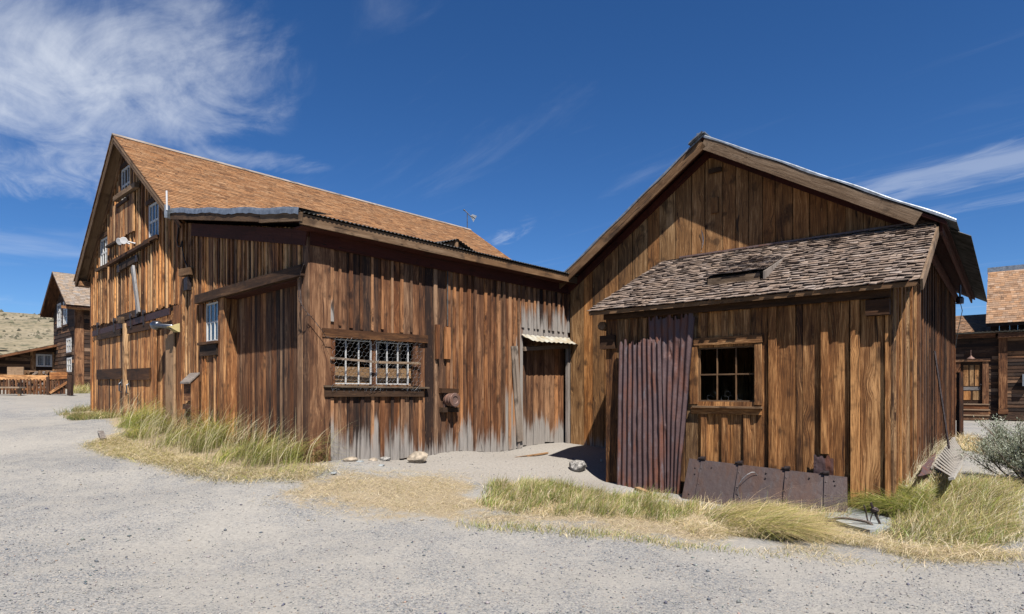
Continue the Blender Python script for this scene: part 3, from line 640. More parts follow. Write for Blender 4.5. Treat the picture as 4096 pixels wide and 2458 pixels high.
oc = np.array([(1, 0, .1), (-1, 0, .1), (0, 1, .1), (0, -1, .1), (.2, 0, .8), (-.4, .3, .6)]); bs_ = np.exp(RNG.normal(-1.0, .4, nb)); V = oc[None]*(1+RNG.normal(0, .3, (nb, 6, 3)))*bs_[:, None, None]+np.stack([bx_, by_, bz_], 1)[:, None, :]
me = bpy.data.meshes.new('hillside_brush'); tri = np.array([(0, 2, 4), (2, 1, 5), (1, 3, 5), (3, 0, 4), (4, 2, 5), (5, 3, 4)]); fast_mesh(me, V.reshape(-1, 3), (np.arange(nb)[:, None, None]*6+tri[None]).reshape(-1, 3))
me.materials.append(plain('far_sagebrush', (.105, .10, .062), .95, var=.5, scale=.3)); o = bpy.data.objects.new('hillside_brush', me); C.objects.link(o); tag(o, kind='stuff')

# ------------------------------------------------------------------ the barn
barn = thing('barn', FM.p(0, 0, FM.ground(.2)), 'long brown board barn with new cedar shingle roof, steep gable and low lean-to', 'barn')
URG, ZRG = 8.86, 7.56; UL, ZL = 12.6, 4.46; UJ, ZJ = 4.97, 4.93; UE, ZE = -.31, 3.87; BL = 11.7
def roofz(u):
    if u > URG: return ZRG+(ZL-ZRG)*(u-URG)/(UL-URG)
    if u > UJ: return ZRG+(ZJ-ZRG)*(URG-u)/(URG-UJ)
    return ZJ+(ZE-ZJ)*(UJ-u)/(UJ-UE)
UW = 12.25                                        # left corner of the barn
gL = lambda u: FL.ground(u)-.03
uz = FL.uz
def box_px(F, x0, y0, x1, y1, d=0):               # photo box -> u0,u1,z0,z1 on a wall
    a = F.uz(x0, y1, d); b = F.uz(x1, y0, d); c_ = F.uz(x0, y0, d); e = F.uz(x1, y1, d)
    us = sorted((a[0], b[0])); return us[0], us[1], (a[1]+e[1])/2, (b[1]+c_[1])/2
W1 = box_px(FL, 496, 672, 530, 808); W1 = (W1[0], W1[1], W1[2], W1[3])
W2 = box_px(FL, 411, 956, 439, 1070); W3 = box_px(FL, 606, 815, 645, 956); W4 = box_px(FL, 825, 1212, 873, 1367)
DOORS = (uz(606, 1400)[0], uz(376, 1400)[0]); ZDT = uz(530, 1290)[1]; ZDB = .62
ZSPLIT = uz(552, 1261)[1]
UREC0, UREC1 = uz(1204, 1400)[0], uz(905, 1400)[0]; ZREC = 3.04
# upper siding of the gable (stands proud of the lower siding)
hU = [W1, W2, W3]
topL = lambda u: roofz(u)-.17
mb = MB()
UM = uz(742, 1200)[0]
boards(mb, FL, UM, UW, const(ZSPLIT), topL, .10, .20, d=.05, holes=hU, tone=(.50, .2), rag=.025, gap=(.005, .014))
jn = boards(MB(), FL, UM, UW, const(ZSPLIT), topL, .16, .26)
battens(mb, FL, [u+.03 for u in jn[:-1]], const(ZSPLIT-.01), topL, (.035, .06), .05, .026, hU, (.72, .16), rag=.035)
backing(mb, FL, UM, UW, const(ZSPLIT-.4), topL, .015, hU)
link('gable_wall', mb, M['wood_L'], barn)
# lower siding of the gable, with the door opening
hD = [(DOORS[0]-.02, DOORS[1]+.02, -5, ZDT)]
mb = MB(); lowtop = const(ZSPLIT+.05)
boards(mb, FL, UM, UW, gL, lowtop, .09, .19, d=0., holes=hD, tone=(.5, .2), grey=(-.2, .12))
backing(mb, FL, UM, UW, gL, lowtop, -.035, hD)
fbox(mb, FL, UW-.13, UW+.03, -.10, .035, gL(UW), ZSPLIT, .66, True)
link('lower_wall', mb, M['wood_L'], barn)
# lean-to half of the front
hL = [W4, (UREC0, UREC1, -5, ZREC+.02)]
mb = MB()
jn = boards(mb, FL, .0, UM, gL, topL, .10, .18, d=.01, holes=hL, tone=(.5, .22), grey=(-.2, .12))
battens(mb, FL, [u for u in jn if random.random() < .75], gL, topL, (.035, .06), .01, .022, hL, (.62, .18), grey=(-.2, .12))
backing(mb, FL, .0, UM, gL, topL, -.03, hL)
fbox(mb, FL, UM-.05, UM+.06, .0, .075, gL(UM), 4.75, .62, True); fbox(mb, FL, UM+.08, UM+.22, .0, .06, gL(UM), 3.9, .45, True)
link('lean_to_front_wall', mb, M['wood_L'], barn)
# red frieze below the lean-to roof
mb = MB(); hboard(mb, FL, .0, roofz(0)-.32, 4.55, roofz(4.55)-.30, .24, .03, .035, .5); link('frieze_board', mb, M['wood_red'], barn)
# recessed sliding door of the lean-to
mb = MB(); dr = -.20
boards(mb, FL, UREC0, UREC1+.3, gL, const(ZREC+.1), .075, .13, d=dr, gap=(.002, .005), tone=(.52, .2))
backing(mb, FL, UREC0, UREC1+.3, gL, const(ZREC+.1), dr-.04)
sl = link('sliding_door', mb, M['wood_M'], barn)
mb = MB(); FJ = Frame(FL.p(UREC1, 0, 0), dM, -dL)
boards(mb, FJ, .0, .20, lambda u: gL(UREC1), const(ZREC+.05), .18, .22, d=.0, tone=(.62, .1)); link('door_jamb', mb, M['wood_L'], barn)
mb = MB(); fbox(mb, FL, UREC1, UREC1+.19, .01, .05, gL(UREC1), ZREC, .6, True); link('jamb_board', mb, M['wood_L'], barn)
mb = MB(); hboard(mb, FL, .06, 3.125, 4.24, 3.10, .165, .02, .10, .45, warm=.4); link('door_beam', mb, M['wood_dark'], barn)
mb = MB(); fbox(mb, FL, .2, UREC1, -.20, .02, ZREC-.03, ZREC-.005); link('beam_soffit', mb, M['wood_red'], barn)
# corner boards
mb = MB()
fbox(mb, FL, -.03, .12, .0, .05, FM.ground(.1)-.05, 3.62, .46, True); fbox(mb, FL, .125, UREC0, .0, .06, FM.ground(.1)-.02, 3.04, .75, True)
link('corner_post', mb, M['wood_M'], barn)

# long side wall of the barn
gM = lambda u: FM.ground(u)-.015
topM = const(3.62)
WM = box_px(FM, 1335, 1352, 1652, 1543); DM_ = box_px(FM, 2092, 1385, 2272, 1760)
zcan = FM.uz(2085, 1345)[1]
hM = [(WM[0], WM[1], WM[2], WM[3]), (DM_[0], DM_[1], -5, zcan-.02)]
MEND = 11.4
mb = MB()
UB0, UB1 = DM_[0]-.62, DM_[1]+.12
jn = boards(mb, FM, .34, UB0, gM, topM, .15, .27, d=0., holes=hM, tone=(.40, .2), grey=(.34, .18), rag=.025, gap=(.005, .014), nogrey=(WM[3],))
jn += boards(mb, FM, UB0, DM_[0], gM, topM, .13, .20, d=0., tone=(.5, .2), grey=(.85, .25), rag=.035, gap=(.008, .02)) if False else boards(mb, FM, UB0, DM_[0]-.30, gM, topM, .13, .20, d=0., tone=(.5, .2), grey=(.85, .25), rag=.035, gap=(.008, .02))+boards(mb, FM, DM_[0]-.30, DM_[0], gM, topM, .13, .16, d=0., tone=(.55, .15), grey=(2.3, .15), rag=.035, gap=(.01, .02))
jn += boards(mb, FM, DM_[0], UB1, gM, topM, .13, .2, d=0., holes=hM, tone=(.5, .2), grey=(.42, .12), gap=(.005, .014))
jn += boards(mb, FM, UB1, MEND, gM, topM, .15, .27, d=0., tone=(.45, .2), grey=(.6, .2))
bt = [.36]+[u+random.uniform(-.02, .02) for u in jn if not (WM[0]-.3 < u < WM[1]+.3)]
battens(mb, FM, bt, gM, topM, (.05, .085), 0., .03, [(h[0]-.05, h[1]+.05, h[2]-.2, h[3]+.2) for h in hM], (.68, .17), grey=(.36, .18))
bb = [u for u in np.arange(WM[0]-.1, WM[1]+.15, .2)]
battens(mb, FM, bb, gM, const(WM[2]-.13), (.05, .08), 0., .026, [], (.55, .2), grey=(.33, .12)); battens(mb, FM, bb, const(WM[3]+.12), topM, (.04, .06), 0., .02, [], (.6, .2))
board(mb, FM, -.02, .33, gM(.1)-.05, gM(.3)-.05, 3.6, 3.6, -.02, .036, (.60, .35, -2, 1))
backing(mb, FM, .0, MEND, gM, topM, -.032, hM)
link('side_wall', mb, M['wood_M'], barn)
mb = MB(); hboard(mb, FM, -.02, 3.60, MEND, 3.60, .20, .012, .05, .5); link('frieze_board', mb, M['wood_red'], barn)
# silvered boards around the little door
mb = MB()
for (xa, ya, xb, yb, wd, tn) in ((2058, 1385, 2082, 1766, .19, .62),):
    u0, z0 = FM.uz(xb, yb, .05); u1, z1 = FM.uz(xa, ya, .05); hboard(mb, FM, u0, z0, u1, z1, wd, .03, .025, tn)
board(mb, FM, *sorted((FM.uz(2262, 1500)[0], FM.uz(2280, 1500)[0])), gM(6.3), gM(6.4), zcan-.05, zcan-.05, .0, .07, (.95, .3, -2, 1))
u0, z0 = FM.uz(2095, 1396, .04); u1, z1 = FM.uz(2285, 1386, .04); hboard(mb, FM, u0, z0, u1, z1, .09, .02, .05, .6)
link('door_casing', mb, M['wood_grey'], barn)
mb = MB(); boards(mb, FM, DM_[0], DM_[1], lambda u: gM(u)+.03, const(zcan-.03), .14, .24, d=-.10, gap=(.006, .02), tone=(.62, .15), grey=(.48, .12), rag=.05)
backing(mb, FM, DM_[0], DM_[1], lambda u: gM(u)+.1, const(zcan-.03), -.14)
link('plank_door', mb, M['wood_M'], barn)
mb = MB(); uA, uB = FM.uz(2083, 1350)[0], FM.uz(2288, 1338)[0]
corrugated(mb, [FM.p(uA+.06, .30, zcan-.12), FM.p(uB+.04, .30, zcan-.10), FM.p(uB, .02, zcan+.05), FM.p(uA, .02, zcan+.03)], 90, 8, .009, 11, (0, 0, 1), .02, 3)
cn = link('door_canopy', mb, M['canopy_metal'], barn)
mb = MB(); q = FM.p(uB+.02, .2, zcan+.02)
mb.sheet([[q+Vector((random.gauss(0, .008)+.05*i-.05, random.gauss(0, .01), .06*j-.16+random.gauss(0, .01)))-dL*(.02*math.sin(3*i+j)) for i in range(4)] for j in range(6)]); link('bent_flashing', mb, M['galv'], cn)
# window of the long side: lintel, sill, side boards, sashes, cross lath, room seen through the glass
mb = MB()
u0, z0 = FM.uz(1291, 1330, .06); u1, z1 = FM.uz(1714, 1358, .06); hboard(mb, FM, u0, z0, u1, z1, .135, .0, .05, .72, warm=.9)
link('window_lintel', mb, M['wood_dark'], barn)
mb = MB(); u0, z0 = FM.uz(1297, 1568, .04); u1, z1 = FM.uz(1692, 1570, .04); hboard(mb, FM, u0, z0, u1, z1, .15, .0, .06, .4)
link('sill_apron', mb, M['wood_dark'], barn)
mb = MB(); u0, z0 = FM.uz(1297, 1547, .06); u1, z1 = FM.uz(1714, 1552, .06); hboard(mb, FM, u0, z0+.005, u1, z1, .028, -.03, .12, .6); link('window_sill', mb, M['wood_fascia'], barn)
mb = MB(); board(mb, FM, WM[0]-.17, WM[0]+.005, WM[2], WM[2], WM[3], WM[3], .0, .03, (.5, .9, -2, 1)); link('window_side_board', mb, M['wood_M'], barn); mb = MB(); board(mb, FM, WM[1]-.005, WM[1]+.1, WM[2], WM[2], WM[3], WM[3], -.01, .015, (.35, .5, -2, 1))
link('window_side_board', mb, M['wood_M'], barn)
um = (WM[0]+WM[1])/2
for a, b in ((WM[0]+.01, um-.05), (um+.04, WM[1]-.06)):
    window('window', FM, a, b, WM[2]+.02, WM[3]-.06, -.045, 3, 1, barn, fw=.016, mw=.017, gl='glass_clear', dep=.03)
mb = MB(); fbox(mb, FM, um-.05, um+.04, -.09, -.05, WM[2], WM[3], .4, True); link('mullion', mb, M['wood_M'], barn)
mb = MB(); fbox(mb, FM, WM[0]-.1, WM[1]+.1, -.14, -.115, WM[2]-.1, WM[2]+.30, .75); fbox(mb, FM, WM[0]-.1, WM[1]+.1, -.112, -.098, WM[2]+.08, WM[2]+.17, .8); fbox(mb, FM, WM[1]-.18, WM[1]-.08, -.30, -.23, WM[2]-.1, WM[3], .7, True)
link('shelf_boards', mb, M['wood_pale'], barn)
mb = MB(); u0, z0 = FM.uz(1322, 1432, .07); u1, z1 = FM.uz(1500, 1449, .07); u2, z2 = FM.uz(1682, 1455, .07)
hboard(mb, FM, u0, z0, u1+.02, z1, .035, .06, .012, .8); hboard(mb, FM, u1-.02, z1-.003, u2, z2+.003, .04, .061, .012, .7); link('cross_lath', mb, M['wood_grey'], barn)
# chicken wire over the window
mb = MB(); rs = random.Random(5)
a0, zt = FM.uz(1326, 1352, .085); a1, zb = FM.uz(1684, 1556, .085); NXW, NZW = 19, 12; dxw = (a1-a0)/NXW; dzw = (zt-zb)/NZW
def wp_(i, j):
    rs2 = random.Random(i*131+j*17); uu = a0+dxw*i*.5; zz = zt-dzw*j
    return FM.p(uu+rs2.uniform(-.012, .012)+.02*math.sin(j*.8)*(.3 if 3 < i < 2*NXW-3 else 1), .085+.02*math.sin(i*.35+j*.2)+rs2.uniform(-.006, .006), zz+rs2.uniform(-.01, .01))
for j in range(NZW+1):
    for i in range(2*NXW+1):
        ph = (i+j) % 2
        if rs.random() < .03: continue
        sh_ = .28 if ph == 0 else -.28
        A = wp_(i, j); zoff = Vector((0, 0, dzw*.22*(1 if ph == 0 else -1)))
        if i < 2*NXW:
            B = wp_(i+1, j); mb.tube([A+zoff, B-zoff], .0017, 3, False)
        if ph == 1 and j < NZW: mb.tube([A+zoff, wp_(i, j+1)-zoff*(-1 if (i+j+1) % 2 == 0 else 1)*-1], .0019, 3, False)
for i in range(0, 2*NXW+1):
    if rs.random() < .6: A = wp_(i, NZW); mb.tube([A, A+Vector((rs.uniform(-.03, .03), 0, -rs.uniform(.03, .07)))], .002, 3, False)
um_, z_ = FM.uz(1512, 1360, .09)
for k in range(5): mb.tube([FM.p(um_+rs.uniform(-.02, .02), .09, zt-t*.55+.0) + Vector((rs.uniform(-.01, .01), 0, 0)) for t in np.linspace(0, 1, 7)], .0017, 3, False)
link('chicken_wire', mb, M['wire'], barn)
# flue with its little frame
mb = MB(); u0, z0 = FM.uz(1762, 1563, .05); u1, z1 = FM.uz(1830, 1565, .05); hboard(mb, FM, u0, z0, u1, z1, .085, .0, .085, .4)
fl_f = link('flue_frame', mb, M['wood_dark'], barn); mb = MB(); u0, z0 = FM.uz(1764, 1640, .05); u1, z1 = FM.uz(1830, 1640, .05); hboard(mb, FM, u0, z0, u1, z1, .09, .0, .10, .5); link('flue_frame', mb, M['wood_dark'], barn)
mb = MB(); a = FM.uz(1774, 1575, .02); b = FM.uz(1828, 1628, .02); fbox(mb, FM, a[0], b[0], .02, .035, b[1], a[1]); link('flue_plate', mb, M['flue'], fl_f)
mb = MB(); cu, cz = FM.uz(1802, 1600, .1); mb.lathe(FM.p(cu, .03, cz), FM.n, [(.118, 0), (.118, .06), (.108, .065), (.108, .085), (.118, .09), (.118, .14), (.104, .145), (.104, .17), (.125, .175), (.125, .20), (.118, .205), (.070, .207), (.062, .193), (.0, .19)], 28)
link('flue_cap', mb, M['flue'], barn, smooth=False)
mb = MB()
for (xa, ya, xb, yb, tn, wd) in ((1787, 1310, 1786, 1437, .8, .13), (1746, 1300, 1746, 1437, .45, .085)):
    u0, z0 = FM.uz(xb, yb, .03); u1, z1 = FM.uz(xa, ya, .03); board(mb, FM, u0-wd/2, u0+wd/2, z0, z0, z1, z1, .03, .075, (tn, 1., -2, 1))
link('short_plank', mb, M['wood_M'], barn)
mb = MB(); u0, z0 = FM.uz(1790, 1060, .04); z1 = FM.uz(1792, 1305, .04)[1]; mb.tube([FM.p(u0, .04, z0), FM.p(u0, .04, z1)], .013, 6); link('conduit', mb, M['galv_dull'], barn)
# hidden rear walls close the building
mb = MB(); FB = Frame(FL.p(0, -MEND, 0), dL, dM); FLS = Frame(FL.p(UW, 0, 0), dM, dL)
boards(mb, FB, .0, UW, const(-.3), topL, .2, .3, d=0.); backing(mb, FB, 0, UW, const(-.3), topL, -.03)
boards(mb, FLS, .0, MEND, const(.2), const(roofz(UW)-.17), .2, .3, d=0.); backing(mb, FLS, 0, MEND, const(.2), const(roofz(UW)-.17), -.03)
link('rear_wall', mb, M['wood_M'], barn)
mb = MB(); slab(mb, FL, [(.12, -MEND+.1, .35), (UW-.12, -MEND+.1, .35), (UW-.12, -.12, .35), (.12, -.12, .35)], .1); link('floor', mb, M['wood_back'], barn)

# roofs
OV = .34
mb = MB()
slab(mb, FL, [(UL, OV, ZL), (UL, -BL, ZL), (URG, -BL, ZRG), (URG, OV, ZRG)], .075); slab(mb, FL, [(UJ, OV, ZJ), (UJ, -BL, ZJ), (URG, -BL, ZRG), (URG, OV, ZRG)], .075)
rf = link('roof', mb, M['wood_pale'], barn)
mb = MB()
shingles(mb, FL.p(UJ-.06, OV+.008, ZJ-.03), FL.p(UJ-.06, -BL, ZJ-.03), FL.p(URG, OV+.008, ZRG+.01), FL.p(URG, -BL, ZRG+.01), .105, .12, .30, .015, 2.4, .001, (.50, .13), hue=(.3, .7))
for k in range(80):                                # a few lifted shingles
    t = random.random(); s_ = random.random(); p = FL.p(UJ+(URG-UJ)*s_, -BL*t, ZJ+(ZRG-ZJ)*s_+.03); mb.beam(p, p-dM*random.uniform(.08, .16), .05, .012, (0, 0, 1), tint=(.1, .5, -2, 1))
link('shingles', mb, M['shingle_new'], rf)
mb = MB(); shingles(mb, FL.p(UL+.04, -BL, ZL-.03), FL.p(UL+.04, OV+.03, ZL-.03), FL.p(URG, -BL, ZRG+.01), FL.p(URG, OV+.03, ZRG+.01), .16, .12, .25, .011, 2.4, .004); link('shingles', mb, M['shingle_new'], rf)
mb = MB()
for sg in (-1, 1): hboard_p = mb.beam(FL.p(URG+sg*.055, OV+.02, ZRG+.02), FL.p(URG+sg*.055, -BL, ZRG+.02), .13, .022, (0, 0, 1) if 0 else tuple(FL.u*sg*.62+Vector((0, 0, .78))), tint=(.85, .4, -2, 1))
link('ridge_cap', mb, M['wood_grey'], rf)
mb = MB()                                          # rake boards and soffit boards
for (u0, z0, u1, z1) in ((UJ-.1, ZJ-.14, URG, ZRG-.085), (UL+.02, ZL-.12, URG, ZRG-.085)): hboard(mb, FL, u0, z0, u1, z1, .15, OV-.035, .03, .45, warm=.5)
link('rake_board', mb, M['wood_fascia'], barn)
mb = MB(); hboard(mb, FL, UL-.05, ZL-.1, URG-.04, ZRG-.22, .16, .07, .03, .5); hboard(mb, FL, UJ+.1, ZJ-.22, URG+.04, ZRG-.22, .12, .07, .03, .35)
fbox(mb, FL, UL-.35, UL+.02, .0, OV-.05, ZL-.16, ZL-.03, .5); link('soffit', mb, M['wood_L'], barn)
# low lean-to roof of corrugated metal
mb = MB(); slab(mb, FL, [(UE+.05, OV-.02, ZE-.02), (UE+.05, -BL, ZE-.02), (UJ+.3, -BL, ZJ+.03), (UJ+.3, OV-.02, ZJ+.03)], .05); lr = link('lean_to_roof', mb, M['wood_red'], barn)
mb = MB(); corrugated(mb, [FL.p(UE-.03, OV+.0, ZE+.012), FL.p(UE-.03, -BL, ZE+.012), FL.p(UJ+.35, -BL, ZJ+.09), FL.p(UJ+.35, OV+.0, ZJ+.09)], 1100, 3, .011, 158, (0, 0, 1)); link('metal_sheet', mb, M['galv_dull'], lr)
mb = MB(); n_ = 46; grid = []
for j in range(4):
    row = []
    for i in range(n_+1):
        u = UE+(UJ-.06-UE)*i/n_; z = roofz(u)+.055; rs2 = random.Random(i)
        dd, dz_ = ((-.22, .02), (OV+.005, .015), (OV+.012, -.02), (OV+.015, -.075-rs2.uniform(0, .02)))[j]; row.append(FL.p(u, dd, z+dz_+.01*math.sin(i*.5)))
    grid.append(row)
mb.sheet(grid); link('metal_flashing', mb, M['galv'], lr)
mb = MB(); hboard(mb, FL, .95, roofz(.95)-.075, UJ-.05, roofz(UJ-.05)-.075, .15, OV-.04, .04, .25, warm=.6); hboard(mb, FL, UE-.02, roofz(UE)-.06, .98, roofz(.98)-.10, .13, OV-.045, .04, .7); link('barge_board', mb, M['wood_fascia'], barn)
mb = MB(); hboard(mb, FM, -OV+.02, ZE-.085, 2.9, ZE-.09, .155, .27, .035, .62); hboard(mb, FM, 2.9, ZE-.09, BL, ZE-.09, .15, .268, .035, .5, warm=.8); link('eave_fascia', mb, M['wood_fascia'], barn)
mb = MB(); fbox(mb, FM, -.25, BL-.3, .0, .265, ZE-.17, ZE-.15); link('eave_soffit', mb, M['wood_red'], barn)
# little louvre dormer on the lean-to roof
ua, ub, up_ = FM.uz(1706, 974, -.1)[0], FM.uz(1922, 1020, -.1)[0], FM.uz(1820, 958, -.1)[0]
dorm = MB(); zr = FM.uz(1820, 960, -.1)[1]; z0 = ZE+.06
for (u0, u1) in ((ua, up_), (ub, up_)):
    corrugated(dorm, [FM.p(u0, -.05, z0), FM.p(u0, -1.4, z0+.28), FM.p(u1, -1.4, zr+.05), FM.p(u1, -.05, zr)], 60, 2, .010, 9, (0, 0, 1)) if 0 else corrugated(dorm, [FM.p(u0, -.02, z0), FM.p(u1, -.02, zr), FM.p(u1, -1.4, zr+.05), FM.p(u0, -1.4, z0+.28)], 70, 2, .011, 9.5, (0, 0, 1))
dm = link('roof_dormer', dorm, M['galv_dull'], barn)
mb = MB(); mb.add([FM.p(ua+.1, -.1, z0-.02), FM.p(ub-.1, -.1, z0-.02), FM.p(up_, -.1, zr-.02)], [(0, 1, 2)]); fbox(mb, FM, up_-.04, up_+.04, -.1, -.05, z0, zr-.02, .8, True); link('dormer_front', mb, M['wood_fascia'], dm)

# gable windows and trim
for (wn, g_, nx_, pad) in ((W1, 'glass', 3, .07), (W2, 'glass', 3, .06), (W3, 'glass', 3, .07)):
    wo_ = window('window', FL, wn[0], wn[1], wn[2], wn[3], .055, nx_, 2, barn, fw=.045, mw=.034, gl=g_, dep=.03)
    s = MB(); fbox(s, FL, wn[0]-.12, wn[1]+.12, .045, .15, wn[2]-.085, wn[2]-.005, .7); link('sill', s, M['wood_dark'], wo_)
    s = MB(); fbox(s, FL, wn[0]-.10, wn[1]+.10, .05, .095, wn[3]+.005, wn[3]+.11, .35); link('head_board', s, M['wood_dark'], wo_)
    if wn is not W3:
        s = MB(); s.sheet([[FL.p(wn[0]+(wn[1]-wn[0])*i/14, -.10+.02*math.sin(i*1.9), z) for i in range(15)] for z in (wn[2], wn[3])]); link('curtain', s, M['curtain'], wo_)
wo_ = window('window', FL, W4[0], W4[1], W4[2], W4[3], .0, 3, 2, barn, fw=.03, mw=.022, dep=.03)
s = MB(); fbox(s, FL, W4[0]-.09, W4[1]+.22, .01, .09, W4[2]-.055, W4[2]-.004, .55); link('sill', s, M['wood_dark'], wo_)
s = MB(); fbox(s, FL, W4[0]-.04, W4[1]+.20, .01, .05, W4[2]-.27, W4[2]-.06, .35); link('sill_apron', s, M['wood_dark'], wo_)
mb = MB()
u0, z0 = uz(466, 800, .12); u1, z1 = uz(553, 741, .12); hboard(mb, FL, u0, z0, u1, z1, .12, .10, .10, .75); link('window_bar', mb, M['wood_fascia'], barn)
mb = MB(); u0, z0 = uz(436, 1063, .1); u1, z1 = uz(606, 968, .1); hboard(mb, FL, u0, z0, u1, z1, .07, .04, .14, .4); link('belt_ledge', mb, M['wood_dark'], barn)
# loft hatch (proud panel with a deep shadow line below)
mb = MB(); ha, hb_ = uz(556, 900)[0], uz(470, 900)[0]; hz0 = uz(510, 953)[1]; hz1 = uz(515, 800)[1]
boards(mb, FL, ha, hb_, const(hz0), const(hz1), .10, .17, d=.11, tone=(.6, .15)); lh = link('loft_hatch', mb, M['wood_L'], barn)
mb = MB(); u0, z0 = uz(432, 990, .1); u1, z1 = uz(474, 967, .1); hboard(mb, FL, u0, z0, u1, z1, .05, .06, .1, .2); link('hatch_rail', mb, M['wood_dark'], lh)
# lower loft door with two diagonal braces
for (xa, ya, xb, yb, wd, dd, tn) in ((470, 1078, 548, 1034, .17, .1, .3), (474, 1278, 560, 1250, .17, .1, .35)):
    mb = MB()
    u0, z0 = uz(xa, ya, dd); u1, z1 = uz(xb, yb, dd); hboard(mb, FL, u0, z0, u1, z1, wd, .06, .07, tn); ldr = link('hoist_bracket', mb, M['wood_dark'], barn)
mb = MB(); u0, z0 = uz(547, 1252, .2); u1, z1 = uz(524, 1066, .2); hboard(mb, FL, u0, z0, u1, z1, .13, .14, .05, .9); link('pale_brace', mb, M['wood_grey'], ldr)
for (xx, y0_, y1_) in ((472, 1062, 1090), (543, 1022, 1048), (542, 1240, 1268), (475, 1265, 1288)):
    u0, z0 = uz(xx, y0_, .15); z1 = uz(xx, y1_, .15)[1]; mb = MB(); fbox(mb, FL, u0-.05, u0+.05, .12, .15, z1, z0); link('iron_strap', mb, M['iron'], ldr)
# sliding doors on their track
gD = lambda u: ZDB
for (xa, xb) in ((376, 494), (514, 606)):
    u0, u1 = sorted((uz(xa, 1450, .08)[0], uz(xb, 1450, .08)[0])); zt_ = ZDT-.16; mb = MB()
    boards(mb, FL, u0, u1, gD, const(zt_), .10, .16, d=.075, gap=(.002, .006), tone=(.55, .16), rag=.02); backing(mb, FL, u0, u1, gD, const(zt_), .035)
    d_ = link('sliding_door', mb, M['wood_L'], barn)
    s = MB(); zc_ = uz((xa+xb)/2, 1500, .1)[1]; hboard(s, FL, u0+.02, zc_+.01, u1-.45 if xa == 376 else u1-.03, zc_+.02, .27, .075, .05, .3); link('door_rail', s, M['wood_dark'], d_)
    s = MB(); hboard(s, FL, u0+.03, zt_-.06, u1-.5 if xa == 376 else u1-.05, zt_-.06, .15, .075, .05, .3); link('top_rail', s, M['wood_dark'], d_)
    s = MB(); uh = u0+.1 if xa == 376 else u1-.1; fbox(s, FL, uh-.03, uh+.03, .08, .09, zc_-.30, zc_-.12); s.tube([FL.p(uh, .09, zc_-.2), FL.p(uh, .15, zc_-.24), FL.p(uh, .15, zc_-.42), FL.p(uh, .09, zc_-.46)], .014, 6); link('handle', s, M['steel'], d_)
    for q_ in (.22, .78):
        s = MB(); uu = u0+(u1-u0)*q_; fbox(s, FL, uu-.035, uu+.035, .10, .14, zt_-.02, zt_+.3); s.lathe(FL.p(uu, .10, zt_+.27), FL.n, [(.07, 0), (.07, .05), (.0, .055)], 12); link('roller_hanger', s, M['iron'], d_)
mb = MB(); u0, z0 = uz(371, 1337, .1); u1, z1 = uz(679, 1246, .1); hboard(mb, FL, u0, z0, u1, z1, .15, .09, .025, .4)
link('door_track', mb, M['track'], barn)
mb = MB(); u0, z0 = uz(498, 1285, .12); fbox(mb, FL, u0-.02, u0+.24, .10, .2, z0-.05, z0+.1, .7); link('track_block', mb, M['wood_fascia'], barn)
mb = MB(); ue = uz(503, 1450, .12)[0]; fbox(mb, FL, ue-.02, ue+.10, .06, .16, ZDB, ZDT-.03, .72, True); link('door_stile', mb, M['wood_L'], barn); mb = MB(); ue = uz(609, 1450, .1)[0]; fbox(mb, FL, ue-.08, ue+.0, .03, .10, ZDB, ZDT-.05, .5, True); link('door_stile', mb, M['wood_L'], barn)
mb = MB(); u0, u1 = uz(650, 1500, .2)[0], uz(682, 1500, .2)[0]; a = gL(u0)-.05; zt1 = uz(668, 1322, .2)[1]
board(mb, FL, u1, u0, a, a, zt1+.10, zt1-.18, .10, .14, (.86, .8, -2, 1)); link('leaning_board', mb, M['wood_pale'], barn)
mb = MB(); u0, u1 = uz(681, 1400, .15)[0], uz(712, 1400, .15)[0]; board(mb, FL, u1, u0, a, a, uz(700, 1224, .1)[1], uz(681, 1228, .1)[1], .02, .09, (.42, .7, -2, 1)); link('door_post', mb, M['wood_L'], barn)
mb = MB(); u0, z0 = uz(624, 1306, .25); u1, z1 = uz(684, 1308, .25); p = FL.p(u0, .27, z0+.02); ax2 = (FL.p(u1, .22, z1)-p)
mb.tube_profile(p-ax2.normalized()*.1, ax2.normalized(), [(.0, 0), (.06, .02), (.095, .08), (.10, .14), (.10, .28), (.075, .31), (.048, .33), (.048, ax2.length+.1)], 18); link('bell_lamp', mb, M['steel'], barn, smooth=True)
mb = MB(); u0, u1, z0, z1 = box_px(FL, 697, 1295, 714, 1330, .12)
mb.hexa([FL.p(u0, .09, z0), FL.p(u1, .09, z0), FL.p(u1, .12, z0), FL.p(u0, .12, z0), FL.p(u0+.02, .09, z1), FL.p(u1-.06, .09, z1), FL.p(u1-.06, .3, z1-.08), FL.p(u0+.02, .3, z1-.08)], [(0, 0, 0)]*8, (.5, .5, -2, 1)); link('lamp_bracket', mb, M['yellow'], barn)
mb = MB(); u0, z0 = uz(746, 1090, .1); mb.beam(FL.p(u0-.2, .05, z0), FL.p(u0+.2, .12, z0), .14, .14, (0, 0, 1), tone=.6); link('beam_end', mb, M['wood_fascia'], barn)
mb = MB(); u0, z0 = uz(752, 1135, .08); fbox(mb, FL, u0-.10, u0+.10, .05, .13, z0-.14, z0+.12); link('junction_box', mb, M['iron'], barn)
